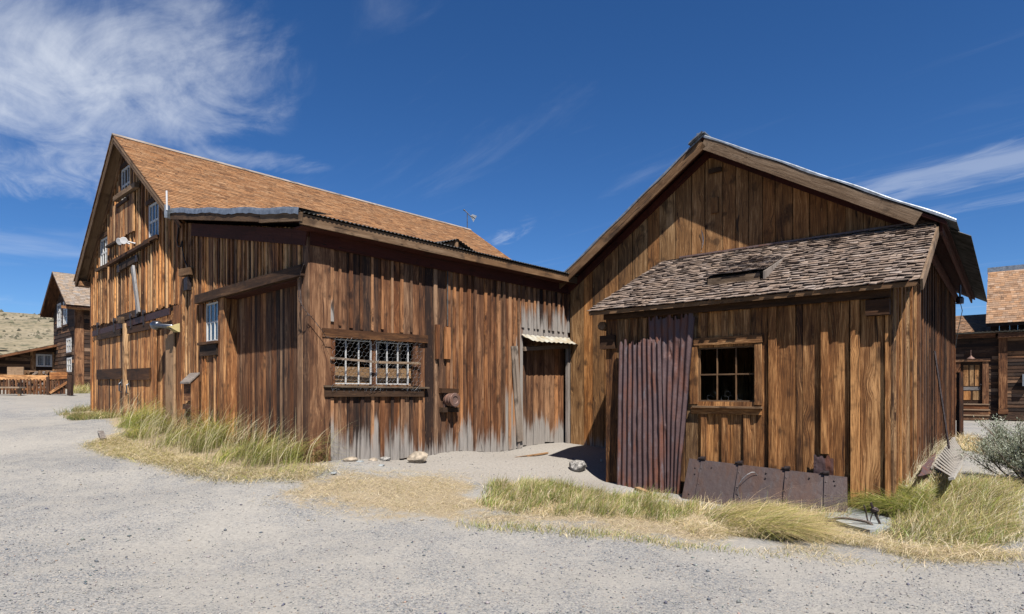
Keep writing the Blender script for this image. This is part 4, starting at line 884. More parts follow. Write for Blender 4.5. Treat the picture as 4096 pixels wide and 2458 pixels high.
# twin flood lamps under the hatch
for (xx, yy, aim) in ((481, 968, (-.2, -1, -.35)), (500, 964, (.25, -1, -.15))):
    mb = MB(); u0, z0 = uz(xx, yy, .25); p = FL.p(u0, .28, z0); av = Vector(aim).normalized()
    mb.tube_profile(p-av*.16, av, [(.0, 0), (.03, .01), (.04, .06), (.07, .10), (.085, .15), (.08, .155), (.0, .15)], 18); fld = link('flood_lamp', mb, M['lampwhite'], barn, smooth=False)
    s = MB(); s.tube([p-av*.15, FL.p(u0-.1, .05, z0-.05)], .02, 6); link('lamp_arm', s, M['lampwhite'], fld)
# cable loop under the lean-to eave, aerial, weather vane
mb = MB(); q_ = [(715, 870), (712, 930), (708, 960), (712, 985), (722, 988), (728, 965), (730, 1000), (738, 1040), (748, 1065), (751, 1100)]
mb.tube([FL.at(x, y, .09) for x, y in q_], .012, 5); link('hanging_cable', mb, M['black'], barn)
an = thing('aerial', FL.at(668, 845, OV+.06), 'thin white rod aerial clamped to the barn roof corner', 'aerial')
mb = MB(); mb.tube([FL.at(668, 842, OV+.08), FL.at(666.5, 764, OV+.08)], .018, 8); link('rod', mb, M['lampwhite'], an)
mb = MB(); a = FL.at(669, 850, OV+.06); mb.beam(a-Vector((0, 0, .12)), a+Vector((0, 0, .14)), .06, .1, (0, 1, 0)); mb.beam(a, a+FL.u*.12, .04, .04); link('clamp', mb, M['galv'], an)
pv = FL.p(URG, -BL+.15, ZRG); wv = thing('weather_vane', pv, 'small grey weather vane on a thin mast at the far ridge end', 'weather vane')
mb = MB(); mb.tube([pv, pv+Vector((0, 0, .62))], .018, 6); link('mast', mb, M['galv_dull'], wv)
mb = MB(); a = pv+Vector((0, 0, .56)); mb.tube([a+Vector((-.1, 0, .2)), a+Vector((.22, 0, -.12))], .018, 5); mb.lathe(a+Vector((-.1, 0, .2)), (-1, 0, .6), [(.03, 0), (.03, .04), (0, .07)], 8); link('arm', mb, M['galv_dull'], wv)
mb = MB(); b = a+Vector((.22, 0, -.12)); mb.hexa([b+Vector(q) for q in ((-.09, -.01, .10), (.08, -.01, -.02), (.08, .01, -.02), (-.09, .01, .10), (-.02, -.01, .17), (.16, -.01, .10), (.16, .01, .10), (-.02, .01, .17))], [(0, 0, 0)]*8, (.5, .5, -2, 1)); mb.hexa([b+Vector(q) for q in ((-.09, -.01, .08), (.02, -.01, -.14), (.02, .01, -.14), (-.09, .01, .08), (-.05, -.01, .10), (.09, -.01, .01), (.09, .01, .01), (-.05, .01, .10))], [(0, 0, 0)]*8, (.5, .5, -2, 1)); link('fin', mb, M['galv'], wv)
# twisted wire at the corner
mb = MB(); P_ = [FL.at(1215, 1058, .22), FL.at(1203, 1090, .2), FL.at(1196, 1140, .2), FL.at(1195, 1190, .2), FL.at(1205, 1215, .18)] + [FM.at(x, y, .12) for x, y in ((1222, 1245), (1245, 1268), (1262, 1290), (1290, 1325), (1303, 1349), (1330, 1352))]
mb.tube(P_, .0055, 5)
for k in range(16):
    t = 4+5*random.random(); i = int(t); a = P_[i].lerp(P_[i+1], t-i); mb.tube([a, a+Vector((random.gauss(0, .03), random.gauss(0, .03), random.gauss(0, .03)))], .004, 3)
mb.tube([FL.at(1198, 1110, .21), FL.at(1200, 1160, .16), FL.at(1207, 1222, .18)], .007, 4)
tag(link('twisted_wire', mb, M['cable'], None), 'twisted grey wire sagging down the barn corner to the netted window', 'wire')
# ------------------------------------------------------------------ the gabled storehouse on the right
store = thing('storehouse', R0+Vector((0, 0, -.24)), 'brown board storehouse with metal-edged gable and old shingled lean-to in front', 'storehouse')
UA, ZA = .90, 6.10; ULt, ZLt = -2.56, 3.66; URt, ZRt = 4.66, 3.85; RB = 9.5; OG = .36; UML = -2.33
def rz2(u): return ZA+(ZLt-ZA)*(UA-u)/(UA-ULt) if u < UA else ZA+(ZRt-ZA)*(u-UA)/(URt-UA)
gG = lambda u: FG.ground(u)-.02
gR = lambda u: FR.ground(u)-.08
mb = MB(); tg = lambda u: rz2(u)-.20
boards(mb, FG, UML, UR, gG, tg, .22, .36, d=0., gap=(.006, .022), tone=(.56, .13), grey=(.05, .1), rag=.02)
backing(mb, FG, UML, UR, gG, tg, -.04)
FGL = Frame(FG.p(UML, 0, 0), bR, -rR); FGB = Frame(FG.p(0, -9.2, 0), rR, bR)
boards(mb, FGL, 0, 9.2, const(-.2), const(rz2(UML)-.2), .25, .35); boards(mb, FGB, UML, UR, const(-.3), tg, .25, .35); backing(mb, FGB, UML, UR, const(-.3), tg, -.04)
link('gable_wall', mb, M['wood_G'], store)
mb = MB(); u0, z0 = FG.uz(2836, 690, .03); fbox(mb, FG, u0-.0, u0+.24, .0, .06, z0-.03, z0+.05, .5); link('gable_cleat', mb, M['wood_dark'], store)
mb = MB(); u0, z0 = FG.uz(2856, 820, .03); fbox(mb, FG, u0-.06, u0+.08, .0, .03, z0-.16, z0+.14, .3, True); link('gable_patch_board', mb, M['wood_G'], store)
mb = MB(); u0, z0 = FG.uz(2805, 920, .02); z1 = FG.uz(2805, 1008, .02)[1]; mb.sheet([[FG.p(u0+.025*math.sin(t*3.1)+w_*.035*math.sin(.3+t*2.8), .02+.02*w_, z0+(z1-z0)*t) for w_ in (0, 1)] for t in np.linspace(0, 1, 9)]); link('torn_paper', mb, M['paper'], store)
# main roof
mb = MB()
slab(mb, FG, [(ULt, OG, ZLt), (ULt, -RB, ZLt), (UA, -RB, ZA), (UA, OG, ZA)], .05); slab(mb, FG, [(URt, OG, ZRt), (URt, -RB, ZRt), (UA, -RB, ZA), (UA, OG, ZA)], .05)
rf2 = link('roof', mb, M['wood_red'], store)
mb = MB()
for (u0, z0) in ((ULt-.05, ZLt-.02), (URt+.12, ZRt-.04)):
    corrugated(mb, [FG.p(u0, OG+.012, z0+.03), FG.p(u0, -RB, z0+.03), FG.p(UA, -RB, ZA+.045), FG.p(UA, OG+.012, ZA+.045)], 700, 3, .010, 125, (0, 0, 1))
    P0 = [FG.p(u0+(UA-u0)*t, OG+.012, z0+(ZA-z0)*t+.035+.012*math.sin(t*23)*(1-t)) for t in np.linspace(0, 1, 30)]
    mb.sheet([[p+Vector((0, 0, .014)) for p in P0], [p+FG.n*.006 for p in P0], [p+FG.n*.008-Vector((0, 0, .035+.010*math.sin(i*.9))) for i, p in enumerate(P0)]])
mb.beam(FG.p(UA-.02, OG+.06, ZA+.06), FG.p(UA-.02, -RB, ZA+.06), .16, .02)
p = FG.p(UA, OG+.07, ZA+.05); mb.hexa([p+FG.u*a+FG.n*b_+Vector((0, 0, c)) for (a, b_, c) in ((-.25, -.2, -.16), (-.02, -.2, -.02), (-.02, .03, -.02), (-.25, .03, -.16), (-.23, -.2, -.12), (.02, -.2, .03), (.02, .03, .03), (-.23, .03, -.12))], [(0, 0, 0)]*8, (.5, .5, -2, 1))
link('metal_sheet', mb, M['galv'], rf2)
mb = MB(); hboard(mb, FG, ULt+.0, ZLt-.09, UA, ZA-.115, .20, OG-.03, .04, .55, warm=.8); hboard(mb, FG, URt-.35, rz2(URt-.35)-.115, UA, ZA-.115, .21, OG-.03, .04, .8, warm=.3); link('rake_board', mb, M['wood_fascia'], store)
mb = MB(); hboard(mb, FG, ULt+.1, ZLt-.13, UA, ZA-.20, .14, .01, .03, .5); hboard(mb, FG, URt-.4, rz2(URt-.4)-.2, UA, ZA-.2, .14, .01, .03, .4); link('gable_frieze', mb, M['wood_red'], store)

# front wall of the shingled lean-to
WR = box_px(FR, 2793, 1388, 3020, 1608)
topR = const(2.62); mb = MB()
xs = [2424, 2469]; uu = [FR.uz(x, 1700)[0] for x in xs]
board(mb, FR, uu[0], uu[1], gR(.1), gR(.1), 2.62, 2.62, -.03, .0, (.22, .7, -2, 1))
boards(mb, FR, uu[1], WR[0]-.2, gR, topR, .16, .26, tone=(.4, .15), rag=.03)
boards(mb, FR, WR[0]-.2, WR[1]+.02, gR, topR, .22, .34, tone=(.55, .15), holes=[WR], rag=.03, forced=[WR[0]-.02])
plk = [(3024, 3072, .45), (3072, 3107, .35), (3107, 3182, .52), (3184, 3210, .3), (3210, 3281, .55), (3281, 3313, .4), (3313, 3398, .68), (3398, 3440, .45), (3440, 3537, .66), (3537, 3574, .6)]
for (xa, xb, tn) in plk:
    a, b = FR.uz(xa, 1700)[0], FR.uz(xb, 1700)[0]; board(mb, FR, a+.004, b-.004, gR(a), gR(b)+random.uniform(-.03, .03), 2.62, 2.62, -.03, random.uniform(-.006, .004), (tn, random.uniform(.5, 1), -2, 1))
for (xa, xb, tn, za, zb, th) in ((3074, 3104, .62, None, 2.52, .045), (3283, 3311, .55, FR.uz(3295, 1815)[1], 2.52, .05), (3402, 3437, .85, None, 2.52, .05), (3540, 3553, .7, None, 2.5, .03)):
    a, b = FR.uz(xa, 1700, th)[0], FR.uz(xb, 1700, th)[0]; z0 = za if za else gR(a); board(mb, FR, a, b, z0, z0, zb, zb, .0, th, (tn, .9, -2, 1))
for (xa, ya, xb, yb) in ():
    u0, z0 = FR.uz(xb, yb, .03); u1, z1 = FR.uz(xa, ya, .03); hboard(mb, FR, u0, z0, u1, z1, .10, .0, .035, .62)
for x in (2815, 2898, 2986):
    a = FR.uz(x, 1700, .03)[0]; board(mb, FR, a-.045, a+.045, gR(a), gR(a), WR[2]-.09, WR[2]-.09, .0, .035, (.58, .8, -2, 1)); board(mb, FR, a-.045, a+.05, WR[3]+.09, WR[3]+.09, 2.5, 2.5, .0, .035, (.6, .6, -2, 1))
for x in (2505, 2540, 2578): a = FR.uz(x, 1300, .03)[0]; board(mb, FR, a-.03, a+.04, 1.95, 1.95, 2.5, 2.5, .0, .03, (.6, .5, -2, 1))
backing(mb, FR, .0, UR, gR, topR, -.05, [WR])
link('lean_to_front_wall', mb, M['wood_R'], store)
FW_ = Frame(FR.p(0, 0, 0), bR, -rR); zsh = lambda q: 2.70+.48*q
mb = MB(); boards(mb, FW_, .03, Q-.02, lambda q: FW_.ground(q)-.03, zsh, .16, .26, d=0., tone=(.5, .15)); backing(mb, FW_, 0.03, Q-.02, lambda q: -.4, zsh, -.035); link('lean_to_left_wall', mb, M['wood_R'], store)
mb = MB(); hboard(mb, FR, .0, 2.62, UR+.0, 2.60, .20, .035, .045, .35); link('wall_plate', mb, M['wood_dark'], store)
mb = MB(); fbox(mb, FR, -.09, .20, -.1, .06, 2.02, 2.25, .35); link('beam_end', mb, M['wood_dark'], store)
mb = MB(); u0, u1, z0, z1 = box_px(FR, 3464, 1200, 3560, 1262, .08); fbox(mb, FR, u0, u1, .0, .13, z0, z1, .3); link('beam_end', mb, M['wood_dark'], store)
mb = MB(); p = FR.p(-.06, .0, 2.42); mb.tube([p-FR.n*.3, p+FR.n*.05], .075, 10); link('log_end', mb, M['wood_fascia'], store)
# window
mb = MB(); u0, z0 = FR.uz(2776, 1369, .03); u1, z1 = FR.uz(3049, 1354, .03); hboard(mb, FR, u0, z0, u1, z1, .115, .0, .045, .45); link('window_lintel', mb, M['wood_R'], store)
mb = MB(); board(mb, FR, WR[0]-.12, WR[0]-.005, WR[2]-.04, WR[2]-.04, WR[3]+.01, WR[3]+.02, .0, .04, (.62, .8, -2, 1)); link('window_jamb', mb, M['wood_R'], store)
mb = MB(); board(mb, FR, WR[1]+.005, WR[1]+.10, WR[2]-.04, WR[2]-.04, WR[3]+.02, WR[3]+.03, .0, .035, (.66, .6, -2, 1)); link('window_jamb', mb, M['wood_R'], store)
mb = MB(); u0, z0 = FR.uz(2768, 1628, .07); u1, z1 = FR.uz(3046, 1628, .07); fbox(mb, FR, u0, u1, -.04, .085, z0-.012, z0+.016, .75); link('window_sill', mb, M['wood_fascia'], store)
mb = MB(); u0, z0 = FR.uz(2764, 1643, .04); u1, z1 = FR.uz(3044, 1647, .04); hboard(mb, FR, u0, z0, u1, z1, .10, .0, .045, .6); link('sill_apron', mb, M['wood_R'], store)
window('window', FR, WR[0], WR[1], WR[2], WR[3], -.02, 3, 2, store, mat='wood_fascia', fw=.022, mw=.016, gl=None, dep=.03)
rs = random.Random(4)
for (cx, cz) in ((.14, .06), (.20, .11), (.36, .05), (.42, .12), (.47, .05), (.60, .07)):
    h = [FR.p(WR[0]+cx+.045*math.cos(k*math.pi/3+.5), -.10+rs.uniform(-.02, .02), WR[2]+cz+.045*math.sin(k*math.pi/3+.5)) for k in range(7)]
    mb = MB(); mb.tube(h[:rs.choice((5, 6, 7))], .0012, 3, False); link('chicken_wire', mb, M['wire'], store)
# shingled roof of the lean-to with its raised lid
E0, E1 = (-.22, .20, 2.66), (4.55, .20, 2.66); T0, T1 = (-.04, -Q+.01, 3.93), (4.53, -Q+.01, 3.93)
mb = MB(); slab(mb, FR, [E0, E1, T1, T0], .045); rf3 = link('lean_to_roof', mb, M['wood_red'], store)
mb = MB(); shingles(mb, FR.p(-.25, .235, 2.645), FR.p(4.55, .23, 2.64), FR.p(-.06, -Q+.01, 3.935), FR.p(4.53, -Q+.01, 3.94), .115, .07, .17, .012, 2.1, .022, (.5, .16), hue=(.35, .65)); link('shingles', mb, M['shingle_old'], rf3)
mb = MB(); mb.beam(FR.p(-.2, .205, 2.625), FR.p(4.53, .205, 2.625), .025, .06, tone=.5, tint=(.6, .8, -2, 1)); link('eave_board', mb, M['wood_fascia'], rf3)
mb = MB(); mb.beam(FR.p(4.56, .25, 2.60), FR.p(4.545, -Q, 3.875), .03, .14, tint=(.8, .3, -2, 1)); link('barge_board', mb, M['wood_fascia'], rf3)
mb = MB(); mb.beam(FR.p(.3, -Q+.03, 3.96), FR.p(4.5, -Q+.03, 3.965), .06, .03); link('roof_flashing', mb, M['flue'], rf3)
def onroof(u, v, h=0.): # v 0 eave .. 1 top
    return FR.p(u, .2+(-Q-.2)*v, 2.66+1.27*v+h)
def roof_px(x, y):      # where a photo position meets this roof plane
    best = None
    for v in np.linspace(0, 1, 400):
        u, z = FR.uz(x, y, .2+(-Q-.2)*v); e = abs(z-(2.66+1.27*v))
        if best is None or e < best[0]: best = (e, u, v)
    return best[1], best[2]
a = roof_px(2822, 1152); b = roof_px(3052, 1128); c_ = roof_px(3132, 1040)
vl = (a[1]+b[1])/2; vt = c_[1]; hl = .16
mb = MB(); shingles(mb, onroof(a[0], vl, hl+.01), onroof(b[0]+.02, vl, hl+.01), onroof(a[0]+.04, vt, .04), onroof(b[0]+.02, vt, .04), .115, .06, .16, .012, 2.1, .017, (.5, .14)); ld = link('vent_lid', mb, M['shingle_old'], store)
mb = MB(); mb.hexa([onroof(b[0], vl+.0, .0), onroof(b[0]+.03, vl, .0), onroof(b[0]+.03, vt, .0), onroof(b[0], vt, .0), onroof(b[0], vl, hl), onroof(b[0]+.03, vl, hl), onroof(b[0]+.03, vt, .04), onroof(b[0], vt, .04)], [(0, 0, 0), (0, .03, 0), (0, .03, 1), (0, 0, 1)]*2, (.6, .3, -2, 1)); link('lid_cheek', mb, M['wood_grey'], ld)
mb = MB(); mb.beam(onroof(a[0]+.03, vl+.012, .07), onroof(b[0]-.06, vl+.012, .07), .02, .12, tone=.6); link('vent_board', mb, M['wood_fascia'], ld)
mb = MB(); mb.hexa([onroof(a[0], vl+.02, -.02), onroof(b[0], vl+.02, -.02), onroof(b[0], vt-.02, -.02), onroof(a[0], vt-.02, -.02), onroof(a[0], vl+.02, hl-.02), onroof(b[0], vl+.02, hl-.02), onroof(b[0], vt-.02, .02), onroof(a[0], vt-.02, .02)], [(0, 0, 0)]*8, (.5, .5, -2, 1)); link('lid_deck', mb, M['wood_back'], ld)

# right-hand side wall, seen very obliquely
gS = lambda q: FS.ground(q, .1)-.14
tS = lambda q: zsh(q) if q < Q else 3.86
mb = MB(); boards(mb, FS, .0, Q+.3, gS, lambda q: zsh(min(q, Q)), .07, .13, d=.0, gap=(.004, .015), tone=(.5, .22), rag=.03)
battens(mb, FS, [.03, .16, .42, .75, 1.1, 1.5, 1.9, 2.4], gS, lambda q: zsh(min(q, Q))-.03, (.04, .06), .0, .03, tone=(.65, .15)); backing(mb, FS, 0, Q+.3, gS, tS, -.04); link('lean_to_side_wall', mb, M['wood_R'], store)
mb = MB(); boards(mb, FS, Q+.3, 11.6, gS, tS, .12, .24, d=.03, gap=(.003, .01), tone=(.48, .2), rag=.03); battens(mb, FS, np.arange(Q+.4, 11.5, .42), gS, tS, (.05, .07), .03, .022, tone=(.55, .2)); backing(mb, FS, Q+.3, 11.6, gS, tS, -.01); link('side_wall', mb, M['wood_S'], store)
mb = MB(); hboard(mb, FS, Q-.1, 3.80, 11.7, 3.80, .20, .06, .04, .6); hboard(mb, FS, Q-.3, 3.78, 11.8, 3.78, .13, .36, .035, .6); link('eave_board', mb, M['wood_red'], store)
mb = MB(); corrugated(mb, [FS.p(Q+.35, .72, 3.72), FS.p(11.9, .72, 3.72), FS.p(11.9, .2, 4.02), FS.p(Q+.35, .2, 4.02)], 700, 3, .012, 120, (0, 0, 1)); link('eave_sheet', mb, M['galv_dull'], store)
mb = MB(); p = FS.at(3840, 1188, .36); mb.tube([p+Vector((0, 0, .25)), p], .02, 5); mb.tube_profile(p-Vector((0, 0, .1)), Vector((0, 0, 1)), [(0, -.06), (.07, -.05), (.075, .06), (.05, .1), (0, .1)], 10); ins = link('insulator', mb, M['insul'], store)
mb = MB(); mb.tube([p-Vector((.12, 0, .16)), p-Vector((0, 0, .1)), p+Vector((.05, 0, -.3)), p+Vector((-.04, 0, -.7)), p+Vector((-.1, 0, -1.1))], .009, 4); link('loose_wire', mb, M['black'], ins)
mb = MB(); p0, p1 = [], []
u0, u1, z0, z1 = box_px(FR, 3254, 1822, 3334, 1915, .06); corrugated(mb, [FR.p(u0, .055, z0), FR.p(u1, .055, z0), FR.p(u1, .055, z1), FR.p(u0, .055, z1)], 24, 14, 0, 1, FR.n, .006, 9, ragtop=.05); link('tin_patch', mb, M['corr'], store)

# ------------------------------------------------------------------ things leaning on the storehouse
def zg(F, u, d): q = F.p(u, d, 0); return q.z+g1(q.x, q.y)
def sheet_thing(name, pts, dd, nu, nv, amp, waves, dent, seed, rag, label, mat='corr', cat='tin sheet'):
    P_ = [FR.at(x, y, d) for (x, y), d in zip(pts, dd)]; mb = MB(); corrugated(mb, P_, nu, nv, amp, waves, FR.n, dent, seed, rag)
    return tag(link(name, mb, M[mat], None), label, cat)
sheet_thing('corrugated_sheet', [(2467, 1952), (2662, 1992), (2646, 1352), (2475, 1364)], (.17, .19, .10, .10), 108, 60, .017, 9.0, .014, 2, .10, 'purple rusty corrugated sheet with torn top edge, nearer the storehouse corner')
sheet_thing('corrugated_sheet', [(2628, 1985), (2718, 1998), (2781, 1238), (2592, 1268)], (.135, .13, .06, .06), 96, 66, .012, 7.0, .03, 6, .12, 'taller crumpled rusty sheet reaching up into the eave shade beside the window')
# riveted iron plate
dT, dB = .13, .40
bl, br, tr, tl = [FR.at(2724, 2012, dB), FR.at(3391, 2060, dB), FR.at(3389, 1910, dT), FR.at(2758, 1835, dT)]
pn = (br-bl).cross(tl-bl).normalized()
if pn.dot(FR.n) < 0: pn = -pn
plate = thing('iron_plate', (bl+br)/2, 'long rusted iron plate with riveted straps leaning below the storehouse window', 'iron plate')
mb = MB(); mb.hexa([bl, br, tr, tl, bl+pn*.008, br+pn*.008, tr+pn*.008, tl+pn*.008], [(0, 0, 0)]*8, (.5, .5, -2, 1)); link('plate', mb, M['plate'], plate)
def onp(s_, t, h=.0): return (bl.lerp(br, s_)).lerp(tl.lerp(tr, s_), t)+pn*(.008+h)
def plate_s(x, y): 
    best = min(((abs((EYE+0)*0+CX+FPX*onp(s_, .95).x/onp(s_, .95).y-x), s_) for s_ in np.linspace(0, 1, 400))); return best[1]
for x in (2806, 2955, 3143, 3300):
    s_ = plate_s(x, 0); mb = MB(); W_ = .012
    mb.hexa([onp(s_-.002, .03), onp(s_+W_*1.9, .03), onp(s_+W_*1.9, 1.0), onp(s_-.002, 1.0), onp(s_-.002, .03, .012), onp(s_+W_*1.9, .03, .012), onp(s_+W_*1.9, 1.0, .012), onp(s_-.002, 1.0, .012)], [(0, 0, 0)]*8, (.5, .5, -2, 1))
    for t in (.12, .45, .8): mb.tube_profile(onp(s_+.008, t, .012), pn, [(.011, 0), (.010, .006), (.0, .010)], 8)
    st = link('strap', mb, M['plate'], plate)
    mb = MB(); c_ = onp(s_+.008, 1.0, .0)+Vector((0, 0, .022)); ax2 = (br-bl).normalized(); mb.tube_profile(c_, ax2, [(.0, -.035), (.034, -.033), (.034, .035), (.0, .036)], 14); mb.tube_profile(c_, -ax2, [(.018, .0), (.018, .075), (0, .076)], 10); link('hinge_knuckle', mb, M['iron'], st)
for (s_, t) in ((.055, .8), (.06, .66), (.045, .2), (.17, .85), (.53, .86), (.53, .74), (.79, .86), (.93, .86), (.935, .74), (.94, .06)):
    mb = MB(); mb.tube_profile(onp(s_, t, 0), pn, [(.013, 0), (.011, .007), (.0, .011)], 8); link('rivet', mb, M['iron'], plate)
# rod, slatted rack and rusty scrap by the side wall
mb = MB(); a = FS.at(3738, 1405, .06); b = ga(3803, 1842); mb.tube([a, a.lerp(b, .33)+Vector((0, 0, -.01)), b], .019, 8); tag(link('iron_rod', mb, M['iron'], None), 'long dark iron rod leaning against the storehouse side wall', 'rod')
r1a, r1b = FS.at(3815, 1752, .18), FS.at(3734, 1872, .30); r2a, r2b = FS.at(3859, 1818, .62), FS.at(3806, 1915, .62)
rack = thing('slatted_rack', (r2a+r2b)/2, 'weathered white slatted rack tilted against the storehouse side wall', 'rack')
nr = (r1b-r1a).cross(r2a-r1a).normalized()
for (p, q) in ((r1a, r1b), (r2a, r2b)):
    mb = MB(); e = (q-p).normalized()*.03; mb.beam(p-e, q+e, .06, .03, tuple(nr), tone=.7); link('rail', mb, M['rack'], rack)
for k in range(15):
    t = (k+.6)/15; mb = MB(); mb.beam(r1a.lerp(r1b, t)+nr*.02, r2a.lerp(r2b, t)+nr*.02, .026, .014, tuple(nr), tone=.75); link('slat', mb, M['rack'], rack)
mb = MB(); corrugated(mb, [FS.at(3668, 1905, .25), FS.at(3728, 1895, .30), FS.at(3742, 1808, .14), FS.at(3716, 1828, .10)], 24, 10, 0, 1, FS.n, .03, 8); tag(link('scrap_sheet', mb, M['corr'], None), 'small bent reddish scrap sheet behind the white rack', 'scrap metal')
# ------------------------------------------------------------------ houses in the distance
def claps(mb, F, u0, u1, z0, z1, h=.15, d=0., holes=(), tone=(.5, .2), top=None):
    z = z0
    while z < z1:
        e = min(z+h, z1); segs = [(u0, u1)]
        for (a, b, c, f) in holes:
            if c < (z+e)/2 < f: segs = [s_ for (p, q) in segs for s_ in ((p, min(q, a)), (max(p, b), q)) if s_[1]-s_[0] > .02]
        for (p, q) in segs:
            if top:                                   # trim under a sloping roof line
                us = [u for u in np.linspace(p, q, 60) if top(u) > e]
                if len(us) < 2: continue
                p, q = us[0], us[-1]
            x = p
            while x < q-.01:
                y = min(q, x+random.uniform(2.0, 5.0)); sx, sy = random.uniform(0, 60), random.uniform(0, 60)
                pts = [F.p(x, d-.03, z), F.p(y, d-.03, z), F.p(y, d+.022, z), F.p(x, d+.022, z), F.p(x, d-.03, e+.01), F.p(y, d-.03, e+.01), F.p(y, d+.003, e+.01), F.p(x, d+.003, e+.01)]
                lc = [(k[1]+sx, k[0]+sy, 0) for k in ((x, z), (y, z), (y, z), (x, z), (x, e), (y, e), (y, e), (x, e))]
                mb.hexa(pts, lc, (tone_of(*tone), random.random(), -2, 1)); x = y+.004
        z += h
P36 = Vector(((303-CX)/FPX*36, 36, 0)); FHg = Frame(P36, dL, -dM); FHs = Frame(P36, dM, -dL)
zb = 1.40; hw = 5.7; apx = hw/2; eav = EYE+(YH-1222)/FPX*36; rdg = eav+2.25
lh_ = thing('two_storey_house', P36+Vector((0, 0, zb)), 'dark two-storey house with steep grey shingle roof behind the barn', 'house')
hz = lambda u: rdg-(rdg-eav)*abs(u-apx)/(apx+.35)
def hbx(F, x0, y0, x1, y1): return box_px(F, x0, y0, x1, y1)
hw_ = [hbx(FHg, *q) for q in ((231, 1215, 246, 1312), (255, 1206, 271, 1300), (268, 1354, 287, 1411), (270, 1431, 288, 1489))]
mb = MB(); claps(mb, FHg, 0, hw, zb-.1, rdg, .24, 0, hw_, (.45, .22), top=lambda u: hz(u)-.15); backing(mb, FHg, 0, hw, const(zb-.2), lambda u: hz(u)-.15, -.03, hw_)
claps(mb, FHs, 0, 7, zb+.1, eav, .24, 0, (), (.5, .22)); backing(mb, FHs, 0, 7, const(zb-.2), const(eav), -.03)
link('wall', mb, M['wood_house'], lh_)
mb = MB(); fbox(mb, FHs, -.02, .40, .0, .05, zb, eav-.1, .7, True); fbox(mb, FHg, -.03, .18, .0, .05, zb, eav-.1, .6, True); link('corner_board', mb, M['wood_M'], lh_)
mb = MB(); slab(mb, FHg, [(-.7, .6, eav-.1), (-.7, -8, eav-.1), (apx, -8, rdg), (apx, .6, rdg)], .12); slab(mb, FHg, [(hw+.7, .6, eav-.1), (hw+.7, -8, eav-.1), (apx, -8, rdg), (apx, .6, rdg)], .12); rf = link('roof', mb, M['wood_M'], lh_)
mb = MB(); shingles(mb, FHg.p(-.75, .62, eav-.1), FHg.p(-.75, -8, eav-.1), FHg.p(apx, .62, rdg+.02), FHg.p(apx, -8, rdg+.02), .2, .15, .3, .016, 2., .004, (.45, .1)); shingles(mb, FHg.p(hw+.75, -8, eav-.1), FHg.p(hw+.75, .62, eav-.1), FHg.p(apx, -8, rdg+.02), FHg.p(apx, .62, rdg+.02), .3, .2, .4, .016, 2.); link('shingles', mb, M['shingle_grey'], rf)
mb = MB(); hboard(mb, FHs, -.8, eav-.22, 7, eav-.22, .16, .5, .06, .7); link('eave_fascia', mb, M['wood_L'], lh_)
for k, q in enumerate(hw_):
    wo_ = window('window', FHg, q[0], q[1], q[2], q[3], .04, 2, 3 if k < 2 else 2, lh_, fw=.12, mw=.05, dep=.05)
    s = MB(); fbox(s, FHg, q[0]-.12, q[1]+.12, .0, .10, q[2]-.12, q[2]-.01, .5); link('sill', s, M['wood_house'], wo_)
    s = MB(); s.sheet([[FHg.p(q[0]+(q[1]-q[0])*i/8, -.12, z) for i in range(9)] for z in (q[2], q[3])]); link('curtain', s, M['curtain'], wo_)
# its lean-to
OL = FHg.p(hw-.1, 0, 0); FHl = Frame(OL, -dM, -dL); z0l = EYE+(YH-1378)/FPX*OL.y
ln_ = thing('lean_to_shed', OL+Vector((0, 0, zb)), 'low board lean-to with a white curtained window left of the two-storey house', 'shed')
lw = hbx(FHl, 143, 1418, 208, 1468); ltop = lambda u: z0l-.30*u
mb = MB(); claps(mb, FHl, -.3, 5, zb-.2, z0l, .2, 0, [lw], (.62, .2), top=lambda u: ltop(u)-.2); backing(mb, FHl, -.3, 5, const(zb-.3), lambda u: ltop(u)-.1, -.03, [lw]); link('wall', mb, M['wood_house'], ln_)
mb = MB(); slab(mb, FHl, [(-.4, .8, z0l+.1), (5.4, .8, ltop(5.4)+.0), (5.4, -5, ltop(5.4)), (-.4, -5, z0l+.1)], .12); rl = link('roof', mb, M['wood_dark'], ln_)
mb = MB(); hboard(mb, FHl, -.4, z0l-.0, 5.4, ltop(5.4)-.1, .13, .78, .04, .6); link('roof_edge_board', mb, M['wood_M'], rl)
wo_ = window('window', FHl, lw[0], lw[1], lw[2], lw[3], .05, 2, 1, ln_, fw=.10, mw=.09, dep=.05, gl='glass_clear')
s = MB(); s.sheet([[FHl.p(lw[0]+(lw[1]-lw[0])*i/40, -.1+.05*math.sin(i*.9), z) for i in range(41)] for z in (lw[2], lw[3])]); link('curtain', s, M['curtain'], wo_)
mb = MB(); fbox(mb, FHl, lw[1]+.0, lw[1]+.28, .0, .06, zb, lw[3]+.15, .6, True); link('window_casing', mb, M['wood_L'], ln_)
mb = MB(); fbox(mb, FHl, lw[0]-.3, lw[0]-.0, .0, .06, zb, lw[3]+.15, .6, True); link('window_casing', mb, M['wood_L'], ln_)
